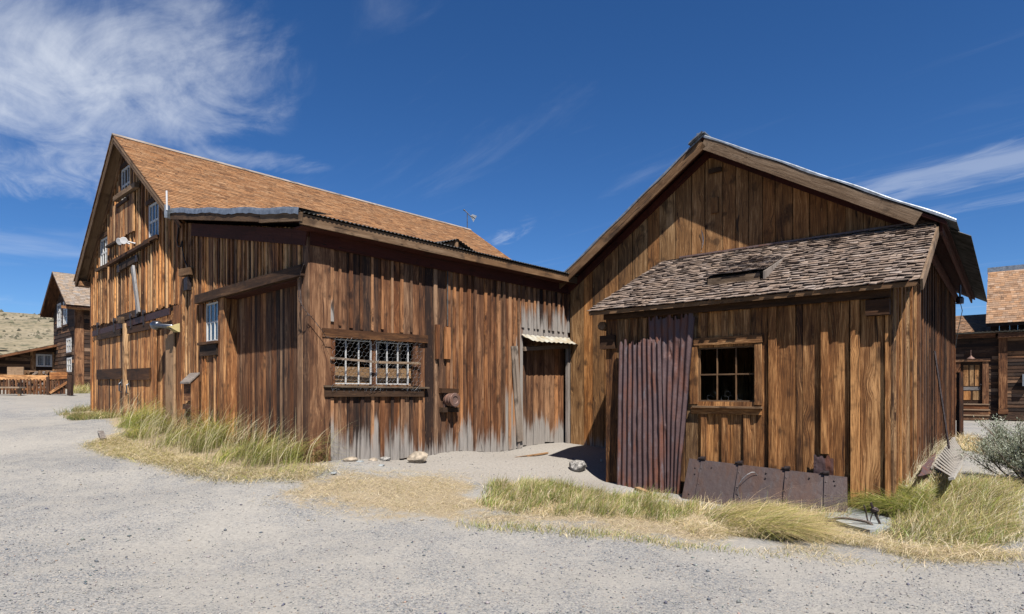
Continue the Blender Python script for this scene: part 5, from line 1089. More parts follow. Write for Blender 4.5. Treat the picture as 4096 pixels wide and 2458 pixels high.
# picket fence, gate, bench
def zpt(x, y, Z): return Vector(((x-CX)/FPX*Z, Z, EYE+(YH-y)/FPX*Z))
ZF = 30.; fy = lambda x: 1577-.008*(x-150)
fence = thing('picket_fence', zpt(90, 1577, ZF), 'low brown picket fence with wide top board before the wood pile', 'fence')
mb = MB(); mb.beam(zpt(-60, 1509, ZF), zpt(192, 1512, ZF), .05, .25, tone=.7); link('top_board', mb, M['wood_L'], fence)
mb = MB(); mb.beam(zpt(-60, 1556, ZF+.05), zpt(192, 1558, ZF+.05), .05, .1, tone=.5); link('rail', mb, M['wood_L'], fence)
for k, x in enumerate(np.arange(-40, 192, 13.5)):
    mb = MB(); xx = x+random.uniform(-2, 2); mb.beam(zpt(xx, 1579, ZF-.02), zpt(xx+random.uniform(-1.5, 1.5), 1517, ZF-.02), .08, .035, (0, 1, 0), tone=random.uniform(.3, .7)); link('picket', mb, M['wood_M'], fence)
gate = thing('garden_gate', zpt(233, 1577, ZF), 'small board gate with a diagonal brace at the fence end', 'gate')
mb = MB(); mb.beam(zpt(200, 1505, ZF), zpt(270, 1502, ZF), .05, .34, tone=.72); link('top_board', mb, M['wood_L'], gate)
mb = MB(); mb.beam(zpt(200, 1573, ZF-.03), zpt(270, 1530, ZF-.03), .05, .12, tone=.75); link('brace', mb, M['wood_L'], gate)
for x in np.arange(202, 268, 11.): mb = MB(); mb.beam(zpt(x, 1577, ZF+.03), zpt(x, 1520, ZF+.03), .09, .03, (0, 1, 0), tone=.4); link('slat', mb, M['wood_M'], gate)
for (xx, ll) in ((194, 'thick fence post on the hinge side of the garden gate'), (281, 'broad post between the garden gate and house corner')):
    mb = MB(); mb.beam(zpt(xx, 1583, ZF), zpt(xx, 1500 if xx > 200 else 1508, ZF), .2 if xx > 200 else .13, .16, (0, 1, 0), tone=.4); tag(link('gate_post', mb, M['wood_M'], None), ll, 'post')
bench = thing('bench', zpt(45, 1580, 28.5), 'plain pale plank bench in front of the picket fence', 'bench')
mb = MB(); mb.beam(zpt(-40, 1551, 28.5), zpt(90, 1551, 28.5), .4, .07, tone=.7); link('seat', mb, M['wood_pale'], bench)
for x in (-30, 78): mb = MB(); mb.beam(zpt(x, 1584, 28.5), zpt(x, 1554, 28.5), .12, .08, (0, 1, 0), tone=.6); link('leg', mb, M['wood_pale'], bench)
mb = MB(); mb.beam(zpt(30, 1490, 31.2), zpt(95, 1490, 31.2), .05, .55, tone=.7); mb2 = mb; pb = thing('board_panel', zpt(62, 1560, 31.2), 'light upright board panel leaning before the wood pile', 'panel'); link('panel', mb, M['wood_pale'], pb)
mb = MB(); mb.beam(zpt(36, 1575, 31.2), zpt(36, 1512, 31.2), .12, .05, (0, 1, 0), tone=.5); link('leg', mb, M['wood_pale'], pb)
# fire wood: every log its own object
protos = []
for k in range(5):
    mb = MB(); mb.beam((0, -.24, 0), (0, .24, 0), random.uniform(.12, .2), random.uniform(.10, .17), (random.uniform(-.4, .4), 0, 1), tone=random.uniform(.3, .8)); me_ = link('firewood_log', mb, M['wood_grey' if k % 2 else 'wood_fascia'], None, origin=(0, 0, 0)); protos.append(me_)
n_ = 0
for row in range(11):
    z = EYE+(YH-1580+row*8.8)/FPX*32
    for k in range(17):
        x = 55+k*11.2+(row % 2)*5.5+random.uniform(-2, 2)
        if row > 8 and (x < 75 or x > 238-(row-8)*10 or random.random() < .2): continue
        if n_ < 5: o = protos[n_]
        else: o = protos[n_ % 5].copy(); C.objects.link(o)
        p = zpt(x, 1500, 32+random.uniform(-.08, .08)); o.location = (p.x, p.y, z+random.uniform(-.015, .015)); o.rotation_euler = (0, random.uniform(0, 3), random.uniform(-.25, .25)); n_ += 1
        tag(o, 'split fire wood log stacked behind the picket fence', 'log', 'split logs stacked behind the picket fence')

# right-hand house
FH = Frame(Vector(((3850-CX)/FPX*30, 30, 0)), rR, -bR); gh = g1(22.1, 30)
rh = thing('side_house', FH.p(0, 0, gh), 'dark clapboard house with panelled door and tall tan shingle roof at right', 'house')
dd_ = box_px(FH, 3842, 1450, 3930, 1614); zw = EYE+(YH-1352)/FPX*30
mb = MB(); uP = FH.uz(3993, 1500)[0]; claps(mb, FH, -7, uP, gh+.15, zw, .155, 0, [dd_], (.48, .22)); backing(mb, FH, -7, uP, const(gh), const(zw), -.03, [dd_]); claps(mb, FH, uP+.3, 9, gh+.15, zw, .165, .14, (), (.5, .22)); backing(mb, FH, uP, 9, const(gh), const(zw), .1)
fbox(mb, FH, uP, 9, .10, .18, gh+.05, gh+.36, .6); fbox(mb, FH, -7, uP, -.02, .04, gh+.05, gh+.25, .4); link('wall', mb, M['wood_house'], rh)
mb = MB(); fbox(mb, FH, uP+.02, uP+.34, .02, .20, gh+.3, zw-.05, .55, True); fbox(mb, FH, uP-.02, uP+.40, .0, .25, zw-.12, zw-.02, .7); fbox(mb, FH, uP-.0, uP+.37, .02, .22, gh+.35, gh+.55, .6); link('pilaster', mb, M['wood_M'], rh)
mb = MB(); w_ = dd_[1]-dd_[0]; h_ = dd_[3]-dd_[2]; fbox(mb, FH, dd_[0], dd_[1], -.09, -.05, dd_[2], dd_[3], .35, True); door = link('door', mb, M['wood_dark'], rh)
for (a, b, c_, e) in ((.14, .36, .42, .93), (.42, .60, .42, .93), (.66, .86, .42, .93), (.14, .46, .08, .30), (.56, .86, .08, .30)):
    mb = MB(); fbox(mb, FH, dd_[0]+a*w_, dd_[0]+b*w_, -.05, -.035, dd_[2]+c_*h_, dd_[2]+e*h_, .8, True); link('door_panel', mb, M['wood_G'], door)
mb = MB(); fbox(mb, FH, dd_[0]+.1*w_, dd_[1]-.1*w_, -.05, -.03, dd_[2]+.32*h_, dd_[2]+.40*h_, .7); link('lock_rail', mb, M['wood_grey'], door)
mb = MB(); p = FH.p(dd_[0]+.93*w_, -.04, dd_[2]+.45*h_); mb.tube_profile(p, FH.n, [(.04, 0), (.04, .03), (.05, .06), (0, .08)], 10); link('door_knob', mb, M['iron'], door)
mb = MB(); fbox(mb, FH, dd_[1], dd_[1]+.24, -.09, .06, gh+.2, dd_[3]+.02, .7, True); fbox(mb, FH, dd_[0]-.24, dd_[0], -.09, .06, gh+.2, dd_[3]+.02, .6, True); fbox(mb, FH, dd_[0]-.3, dd_[1]+.3, .0, .10, dd_[3]+.025, dd_[3]+.17, .6); link('door_casing', mb, M['wood_M'], rh)
mb = MB(); fbox(mb, FH, -7, uP-.1, .12, .30, zw-.05, zw+.12, .5); fbox(mb, FH, uP+.0, 9, .35, .45, zw-.1, zw+.1, .5); fbox(mb, FH, -7, 9, .0, .3, zw+.125, zw+.16); link('eave_beam', mb, M['wood_M'], rh)
mb = MB(); corrugated(mb, [FH.p(-7, .55, zw+.22), FH.p(9, .55, zw+.22), FH.p(9, -2.9, zw+.36), FH.p(-7, -2.9, zw+.36)], 500, 3, .014, 95, (0, 0, 1)); link('porch_roof', mb, M['galv_dull'], rh)
FHu = Frame(FH.p(0, -2.9, 0), rR, -bR); uL = FHu.uz(3962, 1300)[0]; zL = FHu.uz(4000, 1297)[1]; zT = EYE+(YH-1085)/FPX*(FHu.p(uL, -3.6, 0).y)
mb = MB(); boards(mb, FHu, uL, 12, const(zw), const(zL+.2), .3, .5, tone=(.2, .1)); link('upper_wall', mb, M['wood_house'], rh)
mb = MB(); slab(mb, FHu, [(uL-.15, .45, zL), (12, .45, zL), (12, -3.6, zT), (uL-.15, -3.6, zT)], .14); ru = link('upper_roof', mb, M['wood_house'], rh)
mb = MB(); shingles(mb, FHu.p(uL-.18, .5, zL), FHu.p(12, .5, zL), FHu.p(uL-.18, -3.6, zT+.02), FHu.p(12, -3.6, zT+.02), .19, .14, .32, .016, 2., .004, (.5, .16)); link('shingles', mb, M['shingle_tan'], ru)
mb = MB(); mb.beam(FHu.p(uL-.2, -3.45, zT+.0), FHu.p(12, -3.45, zT+.0), .06, .34); link('ridge_cap', mb, M['galv'], ru)
FHb = Frame(FH.p(0, -3.5, 0), rR, -bR); zA_ = FHb.uz(3900, 1335)[1]; zB_ = EYE+(YH-1263)/FPX*(FHb.p(0, -3.5, 0).y)
mb = MB(); slab(mb, FHb, [(-8, .2, zA_), (uL+.3, .2, zA_), (uL+.3, -3.5, zB_), (-8, -3.5, zB_)], .1); rb = link('rear_roof', mb, M['wood_house'], rh)
mb = MB(); shingles(mb, FHb.p(-8, .25, zA_), FHb.p(uL+.3, .25, zA_), FHb.p(-8, -3.5, zB_+.02), FHb.p(uL+.3, -3.5, zB_+.02), .16, .12, .26, .015, 2., .015, (.42, .16)); link('shingles', mb, M['shingle_tan'], rb)
mb = MB(); p = FH.at(3884, 1432, .5); mb.tube([FH.p(FH.uz(3884, 1420)[0], .02, p.z+.32), p+Vector((0, 0, .36)), p+Vector((0, 0, .1))], .018, 6); mb.tube_profile(p+Vector((0, 0, -.05)), Vector((0, 0, 1)), [(.17, 0), (.165, .01), (.05, .11), (.035, .15), (0, .16)], 18); link('porch_lamp', mb, M['flue'], rh)
mb = MB(); u0, u1, z0, z1 = box_px(FH, 4089, 1498, 4118, 1545); fbox(mb, FH, u0, u1, .17, .40, z0, z1); link('meter_box', mb, M['galv'], rh)
sp = thing('wooden_steps', FH.p((dd_[0]+dd_[1])/2, .6, gh), 'three pale wooden steps below the panelled house door', 'steps')
us_ = FH.uz(3830, 1650)[0], FH.uz(3946, 1650)[0]+.12
for k in range(3):
    mb = MB(); z1 = dd_[2]-.02-k*.26; fbox(mb, FH, us_[0], us_[1], .05, .34+k*.26, z1-.05, z1, .7); link('tread', mb, M['wood_pale'], sp)
    mb = MB(); fbox(mb, FH, us_[0]+.03, us_[1]-.03, .26+k*.26, .31+k*.26, z1-.26, z1-.053, .55); link('riser', mb, M['wood_M'], sp)
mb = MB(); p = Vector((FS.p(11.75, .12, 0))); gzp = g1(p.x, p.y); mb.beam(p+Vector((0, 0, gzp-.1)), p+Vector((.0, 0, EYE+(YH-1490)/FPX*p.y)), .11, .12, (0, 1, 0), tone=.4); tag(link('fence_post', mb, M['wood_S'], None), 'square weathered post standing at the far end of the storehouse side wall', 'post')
for k, (x, y, r_) in enumerate(((3958, 1672, .22), (3975, 1682, .18), (3990, 1668, .16), (4012, 1674, .2), (4030, 1672, .25), (4045, 1664, .2), (4060, 1670, .18))):
    p = ga(x, y); rock('stone', p, r_, 'stone_pale', 'pale stone edging the bed below the side house pilaster', 'stone', 'stones before the side house', seed=k+40, squash=(1.3, 1, .5), sub=2)
mb = MB(); a = ga(3862, 1784); b = ga(3958, 1780); mb.tube([a+Vector((0, 0, .03)), a.lerp(b, .5)+Vector((0, 0, .08)), b+Vector((0, 0, .02))], [.07, .10, .05], 8); tag(link('dark_log', mb, M['wood_dark'], None), 'dark half-buried log lying on the gravel behind the white rack', 'log')

# ------------------------------------------------------------------ small things on the ground
def rk(x, y, wpx, mat, label, seed, cat='rock', squash=(1, .8, .62), rot=0., sink=0., sub=3, group=None):
    p = ga(x, y); r_ = wpx/FPX*p.y/2; p.z -= sink*r_; return rock('rock', p, r_, mat, label, cat, group, seed, squash, rot, sub)
rk(1671, 1846, 94, 'stone_pale', 'large smooth cream boulder against the barn side wall', 11, squash=(1, .72, .56), rot=.5, sub=4)
rk(2312, 1880, 84, 'stone_grey', 'rough whitish rock at the edge of the storehouse shadow', 5, squash=(1, .8, .66), rot=.2, sub=4)
for (x, y, w_, mt, lb, sd_) in ((1400, 1848, 66, 'stone_pale', 'tan flat stone tucked under the window end of the barn wall', 21), (1440, 1852, 34, 'slab', 'bluish flat stone between tan stones at the barn base', 22), (1492, 1846, 44, 'stone_pale', 'small tan stone under the barn boards, left of the dark slabby one', 23), (1540, 1844, 52, 'stone_grey', 'dark-edged slabby stone left of the cream boulder', 24), (1608, 1834, 44, 'stone_grey', 'brown stone wedged behind the cream boulder', 25), (1526, 1866, 30, 'slab', 'tiny bluish chip lying in front of the barn stones', 26), (1336, 1896, 28, 'slab', 'small bluish stone in the dry grass below the barn corner', 27)):
    rk(x, y, w_, mt, lb, sd_, squash=(1, .7, .42), rot=.6)
rk(3700, 2150, 100, 'slab', 'pale broken stone showing between grass right of the slab', 31, squash=(1.2, .8, .4), rot=-.5, sink=.2)
rk(3795, 2195, 44, 'slab', 'low pale stone at the grass edge near the sagebrush', 32, squash=(1.2, .9, .4), sink=.1)
rk(2405, 1846, 14, 'paper', 'tiny white scrap in the storehouse shadow', 33, 'scrap', (.7, .5, .9), sub=1)
def stick(name, x0, y0, x1, y1, r_, mat, label, lift=.0, cat='stick'):
    a = ga(x0, y0); b = ga(x1, y1); mb = MB(); up = Vector((0, 0, r_*.6+lift)); mb.beam(a+up, b+up, r_*2, r_*1.2, tone=.7); return tag(link(name, mb, M[mat], None), label, cat)
stick('stick', 2062, 1835, 2190, 1815, .022, 'wood_pale', 'long pale lath lying on the dirt before the little door')
stick('stick', 1960, 1790, 2030, 1774, .025, 'wood_grey', 'short grey board lying along the barn foot')
stick('stick', 2190, 1931, 2300, 1951, .012, 'wood_dark', 'thin dark twig on the dirt left of the rusty sheets')
stick('stick', 2548, 1962, 2600, 1985, .045, 'wood_pale', 'pale board scrap at the foot of the corrugated sheets', cat='board')
stick('stick', 2535, 2008, 2630, 1996, .045, 'brick', 'broken reddish brick piece before the corrugated sheets', cat='brick')
stick('stick', 2590, 2030, 2660, 2020, .06, 'slab', 'grey block half hidden in grass below the brick piece', cat='block')
stick('stick', 2382, 1975, 2447, 1975, .014, 'paper', 'short white stick lying left of the corrugated sheets')
stick('stick', 402, 1735, 414, 1765, .05, 'wood_grey', 'grey stake lying in straw near the barn doors')
stick('stick', 422, 1655, 466, 1662, .17, 'wood_dark', 'weathered timber block at the barn door sill', cat='block')
stick('stick', 3040, 2062, 3110, 2085, .022, 'cable', 'dark end of cable lying in the combed grass', cat='cable')
# grey slab
P_ = [ga(x, y) for x, y in ((3250, 2050), (3420, 2047), (3462, 2066), (3560, 2090), (3572, 2128), (3480, 2140), (3400, 2120), (3300, 2085))]
mb = MB(); n_ = len(P_); mb.add([p+Vector((0, 0, .055)) for p in P_]+[p-Vector((0, 0, .1)) for p in P_], [tuple(range(n_))]+[(i, i+n_, (i+1) % n_+n_, (i+1) % n_) for i in range(n_)]); tag(link('concrete_slab', mb, M['slab'], None), 'broken pale grey slab in the grass by the plate corner', 'slab')
# steel cable: a loop, and a knotted end
def twist(pts, r_, name, label):
    pts = [Vector(p) for p in pts]; fine = []
    for i in range(len(pts)-1):
        p0 = pts[max(i-1, 0)]; p1 = pts[i]; p2 = pts[i+1]; p3 = pts[min(i+2, len(pts)-1)]
        for t in np.linspace(0, 1, 14, endpoint=False):
            fine.append(.5*((2*p1)+(p2-p0)*t+(2*p0-5*p1+4*p2-p3)*t*t+(3*p1-p0-3*p2+p3)*t**3))
    fine.append(pts[-1]); mb = MB()
    for k in range(5):
        st_ = []
        L = 0
        for i, p in enumerate(fine):
            d = (fine[min(i+1, len(fine)-1)]-fine[max(i-1, 0)]).normalized(); a = d.cross(Vector((.1, .9, .2))).normalized(); b = a.cross(d)
            if i: L += (p-fine[i-1]).length
            th = 2*math.pi*k/5+L*55; st_.append(p+a*math.cos(th)*r_*.55+b*math.sin(th)*r_*.55)
        mb.tube(st_, r_*.5, 5)
    return tag(link(name, mb, M['cable'], None), label, 'cable')
a = ga(3293, 2108); b = ga(3494, 2124)
cp = [(3293, 2108), (3312, 2088), (3336, 2076), (3382, 2074), (3430, 2081), (3466, 2088), (3487, 2100), (3494, 2124)]
twist([zpt(x, y, a.y+(b.y-a.y)*(x-3293)/201.) for x, y in cp], .016, 'cable_loop', 'twisted rusty cable arched over the grey slab')
c0 = ga(3530, 2118); kn = [(3530, 2118), (3518, 2092), (3504, 2062), (3496, 2042), (3488, 2024), (3484, 2012)]
tw = twist([zpt(x, y, c0.y) for x, y in kn], .014, 'knotted_cable', 'knotted upright end of rusty cable beside the slab')
mb = MB(); kc = zpt(3498, 2040, c0.y-.01); mb.tube([kc+Vector((.035*math.cos(t), .03*math.sin(t), .012*math.sin(2*t))) for t in np.linspace(0, 6.28, 16)], .014, 6, False); mb.tube([kc+Vector((.03*math.cos(t)+.008, .012, .03*math.sin(t)-.01)) for t in np.linspace(0, 6.28, 16)], .013, 6, False)
mb.tube([zpt(x, y, c0.y) for x, y in ((3494, 2045), (3484, 2070), (3478, 2096), (3470, 2080), (3462, 2040), (3455, 2020))], .009, 5); o = link('knot', mb, M['cable'], tw)
wl = [(2965, 2005), (2955, 1984), (2951, 1962), (2956, 1938), (2968, 1918), (2988, 1900), (3006, 1890), (3018, 1890), (3032, 1905), (3042, 1930), (3050, 1962), (3056, 2015)]
p0 = ga(2965, 2030); mb = MB(); mb.tube([zpt(x, y, p0.y) for x, y in wl]+[zpt(3000, 2050, p0.y-.2)] if 0 else [zpt(2993, 2052, p0.y-.1)]+[zpt(x, y, p0.y) for x, y in wl], .0045, 5); tag(link('wire_loop', mb, M['wire'], None), 'thin pale wire looped up in front of the iron plate', 'wire')
# slant-lidded wooden box by the barn wall
bx = thing('slant_lid_box', FL.p(uz(742, 1650, .3)[0], .3, FL.ground(4.3)), 'narrow wooden box with a slanted lid standing before the barn front', 'box')
u1 = uz(743, 1600, .3)[0]; u2 = uz(709, 1560, .3)[0]; zb0 = FL.ground(4.5, .3)-.05; zt_ = uz(757, 1503, .2)[1]; D0, D1 = .06, .21
mb = MB(); mb.hexa([FL.p(u1, D0, zb0), FL.p(u1-.03, D0, zb0), FL.p(u1-.03, D1, zb0), FL.p(u1, D1, zb0), FL.p(u1, D0, zt_+.03), FL.p(u1-.03, D0, zt_+.03), FL.p(u1-.03, D1, zt_-.14), FL.p(u1, D1, zt_-.14)], [(0, 0, 0), (.02, 0, 0), (.25, 0, 0), (.27, 0, 0), (0, 1.2, 0), (.02, 1.2, 0), (.25, 1, 0), (.27, 1, 0)], (.45, .4, -2, 1)); link('side_board', mb, M['wood_L'], bx)
mb = MB(); mb.hexa([FL.p(u2, D0, zt_+.03), FL.p(u1-.05, D0, zt_+.03), FL.p(u1-.05, D1+.04, zt_-.16), FL.p(u2, D1+.04, zt_-.16), FL.p(u2, D0, zt_+.06), FL.p(u1-.05, D0, zt_+.06), FL.p(u1-.05, D1+.04, zt_-.13), FL.p(u2, D1+.04, zt_-.13)], [(0, 0, 0), (0, .5, 0), (.6, .5, 0), (.6, 0, 0)]*2, (.6, .3, -2, 1)); link('lid', mb, M['wood_grey'], bx)
mb = MB(); fbox(mb, FL, u1, u2-.03, D1-.07, D1-.02, zt_-.50, zt_-.16, .55); link('front_board', mb, M['wood_M'], bx)
mb = MB(); fbox(mb, FL, u1, u2-.03, D1-.08, D1, zt_-.66, zt_-.56, .4); link('front_board', mb, M['wood_M'], bx)
# ------------------------------------------------------------------ grass, straw, sagebrush, loose gravel
def ribbon(name, root, h, w, dirv, lean, col, tipcol=None, K=3, mat='grass', bend=1.6):
    """many separate blades in one mesh; root (N,3), dirv (N,2) unit lean direction"""
    N = len(root); ts = np.linspace(0, 1, K+1); yaw = RNG.uniform(0, 2*np.pi, N); wx, wy = np.cos(yaw), np.sin(yaw)
    rows = []; cols = []
    tip = col if tipcol is None else tipcol
    for t in ts:
        hor = (h*lean*t**bend)[:, None]*dirv; zz = h*(t-np.clip(.46*lean, 0, .93)*t*t)
        c = np.stack([root[:, 0]+hor[:, 0], root[:, 1]+hor[:, 1], root[:, 2]+zz], 1); ww = w*(1-.85*t**1.6)
        L = c.copy(); R_ = c.copy(); L[:, 0] -= wx*ww/2; L[:, 1] -= wy*ww/2; R_[:, 0] += wx*ww/2; R_[:, 1] += wy*ww/2
        rows += [L, R_]; cc = col*(1-t)+tip*t; cols += [cc, cc]
    V = np.stack(rows, 1).reshape(-1, 3); CL = np.stack(cols, 1).reshape(-1, 3); m_ = 2*(K+1); base = (np.arange(N)*m_)[:, None]
    F = np.concatenate([base+np.array([2*k, 2*k+1, 2*k+3, 2*k+2]) for k in range(K)], 0)
    me = bpy.data.meshes.new(name); fast_mesh(me, V, F); at = me.attributes.new('Col', 'FLOAT_COLOR', 'POINT')
    at.data.foreach_set('color', np.concatenate([CL, np.ones((len(CL), 1))], 1).astype(np.float32).ravel())
    me.materials.append(M[mat]); o = bpy.data.objects.new(name, me); C.objects.link(o); return o
def scatter(P, n, clump=0, cs=.12, fuzz=.05):
    lo, hi = P.min(0), P.max(0); out = np.zeros((0, 2)); ids = np.zeros(0, int)
    if clump:
        cc = np.zeros((0, 2))
        while len(cc) < clump:
            q = RNG.uniform(lo, hi, (clump*3, 2)); cc = np.concatenate([cc, q[pdist(P, q[:, 0], q[:, 1]) > -.02]])
        cc = cc[:clump]
    while len(out) < n:
        if clump: i = RNG.integers(0, clump, n); q = cc[i]+RNG.normal(0, cs, (n, 2))
        else: i = np.arange(n); q = RNG.uniform(lo, hi, (n, 2))
        k = pdist(P, q[:, 0], q[:, 1]) > RNG.normal(.0, fuzz, n); out = np.concatenate([out, q[k]]); ids = np.concatenate([ids, i[k]])
    return out[:n], ids[:n]
def pal(n, cols, wts, jit=.14):
    c = np.array(cols)[RNG.choice(len(cols), n, p=np.array(wts)/sum(wts))]; return np.clip(c*(1+RNG.normal(0, jit, (n, 1)))+RNG.normal(0, .008, (n, 3)), .004, 1)
GREEN, LIME, OLIVE, STRAW_, TAN, DRY = (.20, .26, .065), (.40, .41, .125), (.31, .295, .11), (.54, .455, .29), (.44, .355, .22), (.60, .54, .40)
SOFT = (.52, .455, .33)
def g3(q): return np.concatenate([q, gz(q[:, 0], q[:, 1])[:, None]], 1)
def dirs(n, ang, spread): a = ang+RNG.normal(0, spread, n); return np.stack([np.cos(a), np.sin(a)], 1)
stuff_names = []
def patch(P, n, hm, hs, w, ang, sp, lean, cols, wts, clump=0, cs=.12, K=3, tip=None, edge=None, name='grass', bend=1.6, patchy=False):
    q, ids = scatter(P, n, clump, cs, .42 if patchy else .07); k = ids if clump else np.zeros(n, int)
    if patchy:
        kk = strawy(q[:, 0], q[:, 1]) > RNG.random(n)*.9; q, k, n = q[kk], k[kk], int(kk.sum())
    d = pdist(P, q[:, 0], q[:, 1])
    ch = RNG.normal(1, .22, max(clump, 1))[k % max(clump, 1)]; ca = RNG.normal(0, sp*.7, max(clump, 1))[k % max(clump, 1)]
    ed = np.clip(d/edge+.35, .35, 1) if edge else 1.
    h = np.clip(RNG.normal(hm, hs, n)*ch*ed, hm*.2, hm*2.2); a = ang+ca+RNG.normal(0, sp, n)
    cc = RNG.normal(1, .16, (max(clump, 1), 1))[k % max(clump, 1)]
    col = np.clip(pal(n, cols, wts)*cc, .004, 1)
    tc = col*np.array([1.25, 1.12, 1.05]) if tip is None else col*.35+np.array(tip)*.65
    o = ribbon(name, g3(q), h, RNG.uniform(.6, 1.3, n)*w, np.stack([np.cos(a), np.sin(a)], 1), np.clip(RNG.normal(lean, .3, n), 0, 2.2), col, tc, K, bend=bend)
    tag(o, kind='stuff'); return o
mix_g = ([GREEN, LIME, OLIVE, STRAW_, TAN], [.36, .34, .12, .12, .06])
patch(PG_LEFT, 25000, .50, .12, .0072, -.35, .7, .92, *mix_g, clump=170, cs=.14, K=4, edge=.5)
patch(PG_LEFT, 2600, .72, .12, .006, -.25, .5, .6, [OLIVE, TAN, STRAW_], [.3, .4, .3], K=4, tip=DRY, bend=2.2)
patch(PG_SMALL, 3500, .20, .05, .009, -.3, .9, .8, [GREEN, OLIVE, STRAW_, (.22, .27, .14)], [.25, .25, .35, .15], clump=30)
PG_BORD = poly([(195, 1075), (290, 1048), (335, 1080), (430, 1105), (560, 1132), (700, 1142), (790, 1122), (800, 1140), (700, 1172), (560, 1168), (420, 1140), (300, 1110)])
patch(PG_BORD, 11000, .13, .04, .006, -.5, 1.2, 1.5, [SOFT, TAN, DRY, OLIVE, LIME], [.42, .18, .18, .12, .1], clump=420, cs=.18)
for P_s in PG_STRAW:
    patch(P_s, 46000, .075, .03, .0040, -.3, 1.6, 1.9, [SOFT, TAN, DRY, OLIVE, (.40, .36, .28)], [.42, .18, .2, .06, .14], clump=1300, cs=.24, K=2, patchy=True)
patch(PG_TUFT, 11000, .17, .05, .007, -.1, .9, .6, [GREEN, OLIVE, SOFT, TAN, (.15, .20, .055)], [.32, .22, .2, .12, .14], clump=75, cs=.085)
patch(PG_TUFT, 8000, .10, .03, .006, -.3, 1.4, 1.5, [STRAW_, TAN, DRY, OLIVE], [.45, .25, .2, .1], clump=260, cs=.1)
patch(PG_PLATE, 2600, .16, .06, .007, -.1, .8, .55, [OLIVE, STRAW_, DRY, GREEN], [.25, .35, .25, .15], clump=55, cs=.09, K=4)
patch(PG_COMB, 7000, .33, .10, .0062, -.45, .4, 1.5, [OLIVE, LIME, STRAW_, TAN, (.17, .23, .045)], [.14, .14, .34, .22, .16], clump=90, cs=.12, K=5)
patch(PG_RIGHT, 17000, .22, .08, .0075, .15, .8, .85, [OLIVE, (.34, .29, .17), (.42, .37, .25), TAN, (.25, .27, .09), GREEN], [.28, .2, .08, .12, .12, .2], clump=170, cs=.15, K=4, edge=.5)
patch(PG_RIGHT, 1500, .44, .10, .006, .3, .5, .7, [STRAW_, DRY], [.5, .5], K=5, tip=DRY, edge=.4, bend=2.2)
patch(PG_FLOP, 8000, .28, .08, .0065, math.pi-.1, .5, 1.2, [(.13, .19, .035), OLIVE, LIME, TAN], [.45, .25, .2, .1], clump=60, cs=.12, K=5)
PG_RB = poly([(1640, 1262), (2060, 1300), (2200, 1322), (2473, 1322), (2473, 1345), (2330, 1358), (2100, 1352), (1880, 1325), (1660, 1290)])
patch(PG_RB, 12000, .13, .04, .006, -.4, 1.2, 1.5, [SOFT, TAN, DRY, OLIVE], [.45, .22, .2, .13], clump=420, cs=.2, patchy=True)
PG_SW = poly([(2165, 1195), (2200, 1130), (2262, 1080), (2285, 1085), (2235, 1140), (2205, 1200)])
patch(PG_SW, 900, .26, .10, .007, .3, .6, .6, [STRAW_, DRY, OLIVE], [.45, .35, .2], clump=26, cs=.1, K=5, tip=DRY)
PG_BK = poly([(2312, 1062), (2335, 1062), (2385, 1085), (2380, 1100), (2330, 1092)]); patch(PG_BK, 2600, .2, .06, .008, .2, .8, .8, [STRAW_, TAN, OLIVE], [.5, .3, .2], clump=20, cs=.14)
PG_H1 = poly([(168, 944), (218, 940), (219, 950), (172, 952)]); patch(PG_H1, 1800, .32, .1, .02, 0, 1., .6, [OLIVE, STRAW_, GREEN], [.4, .4, .2], clump=26, cs=.3)
PG_H2 = poly([(2370, 1000), (2473, 996), (2473, 1006), (2372, 1010)]); patch(PG_H2, 1500, .22, .07, .02, 0, 1., .6, [GREEN, OLIVE, STRAW_], [.45, .3, .25], clump=16, cs=.25)
PG_FR = poly([(1100, 1262), (1500, 1290), (1900, 1345), (1880, 1352), (1480, 1306), (1100, 1275)]); patch(PG_FR, 1500, .07, .03, .006, 0, 1.5, .7, [GREEN, OLIVE, STRAW_], [.3, .4, .3], clump=60, cs=.12)

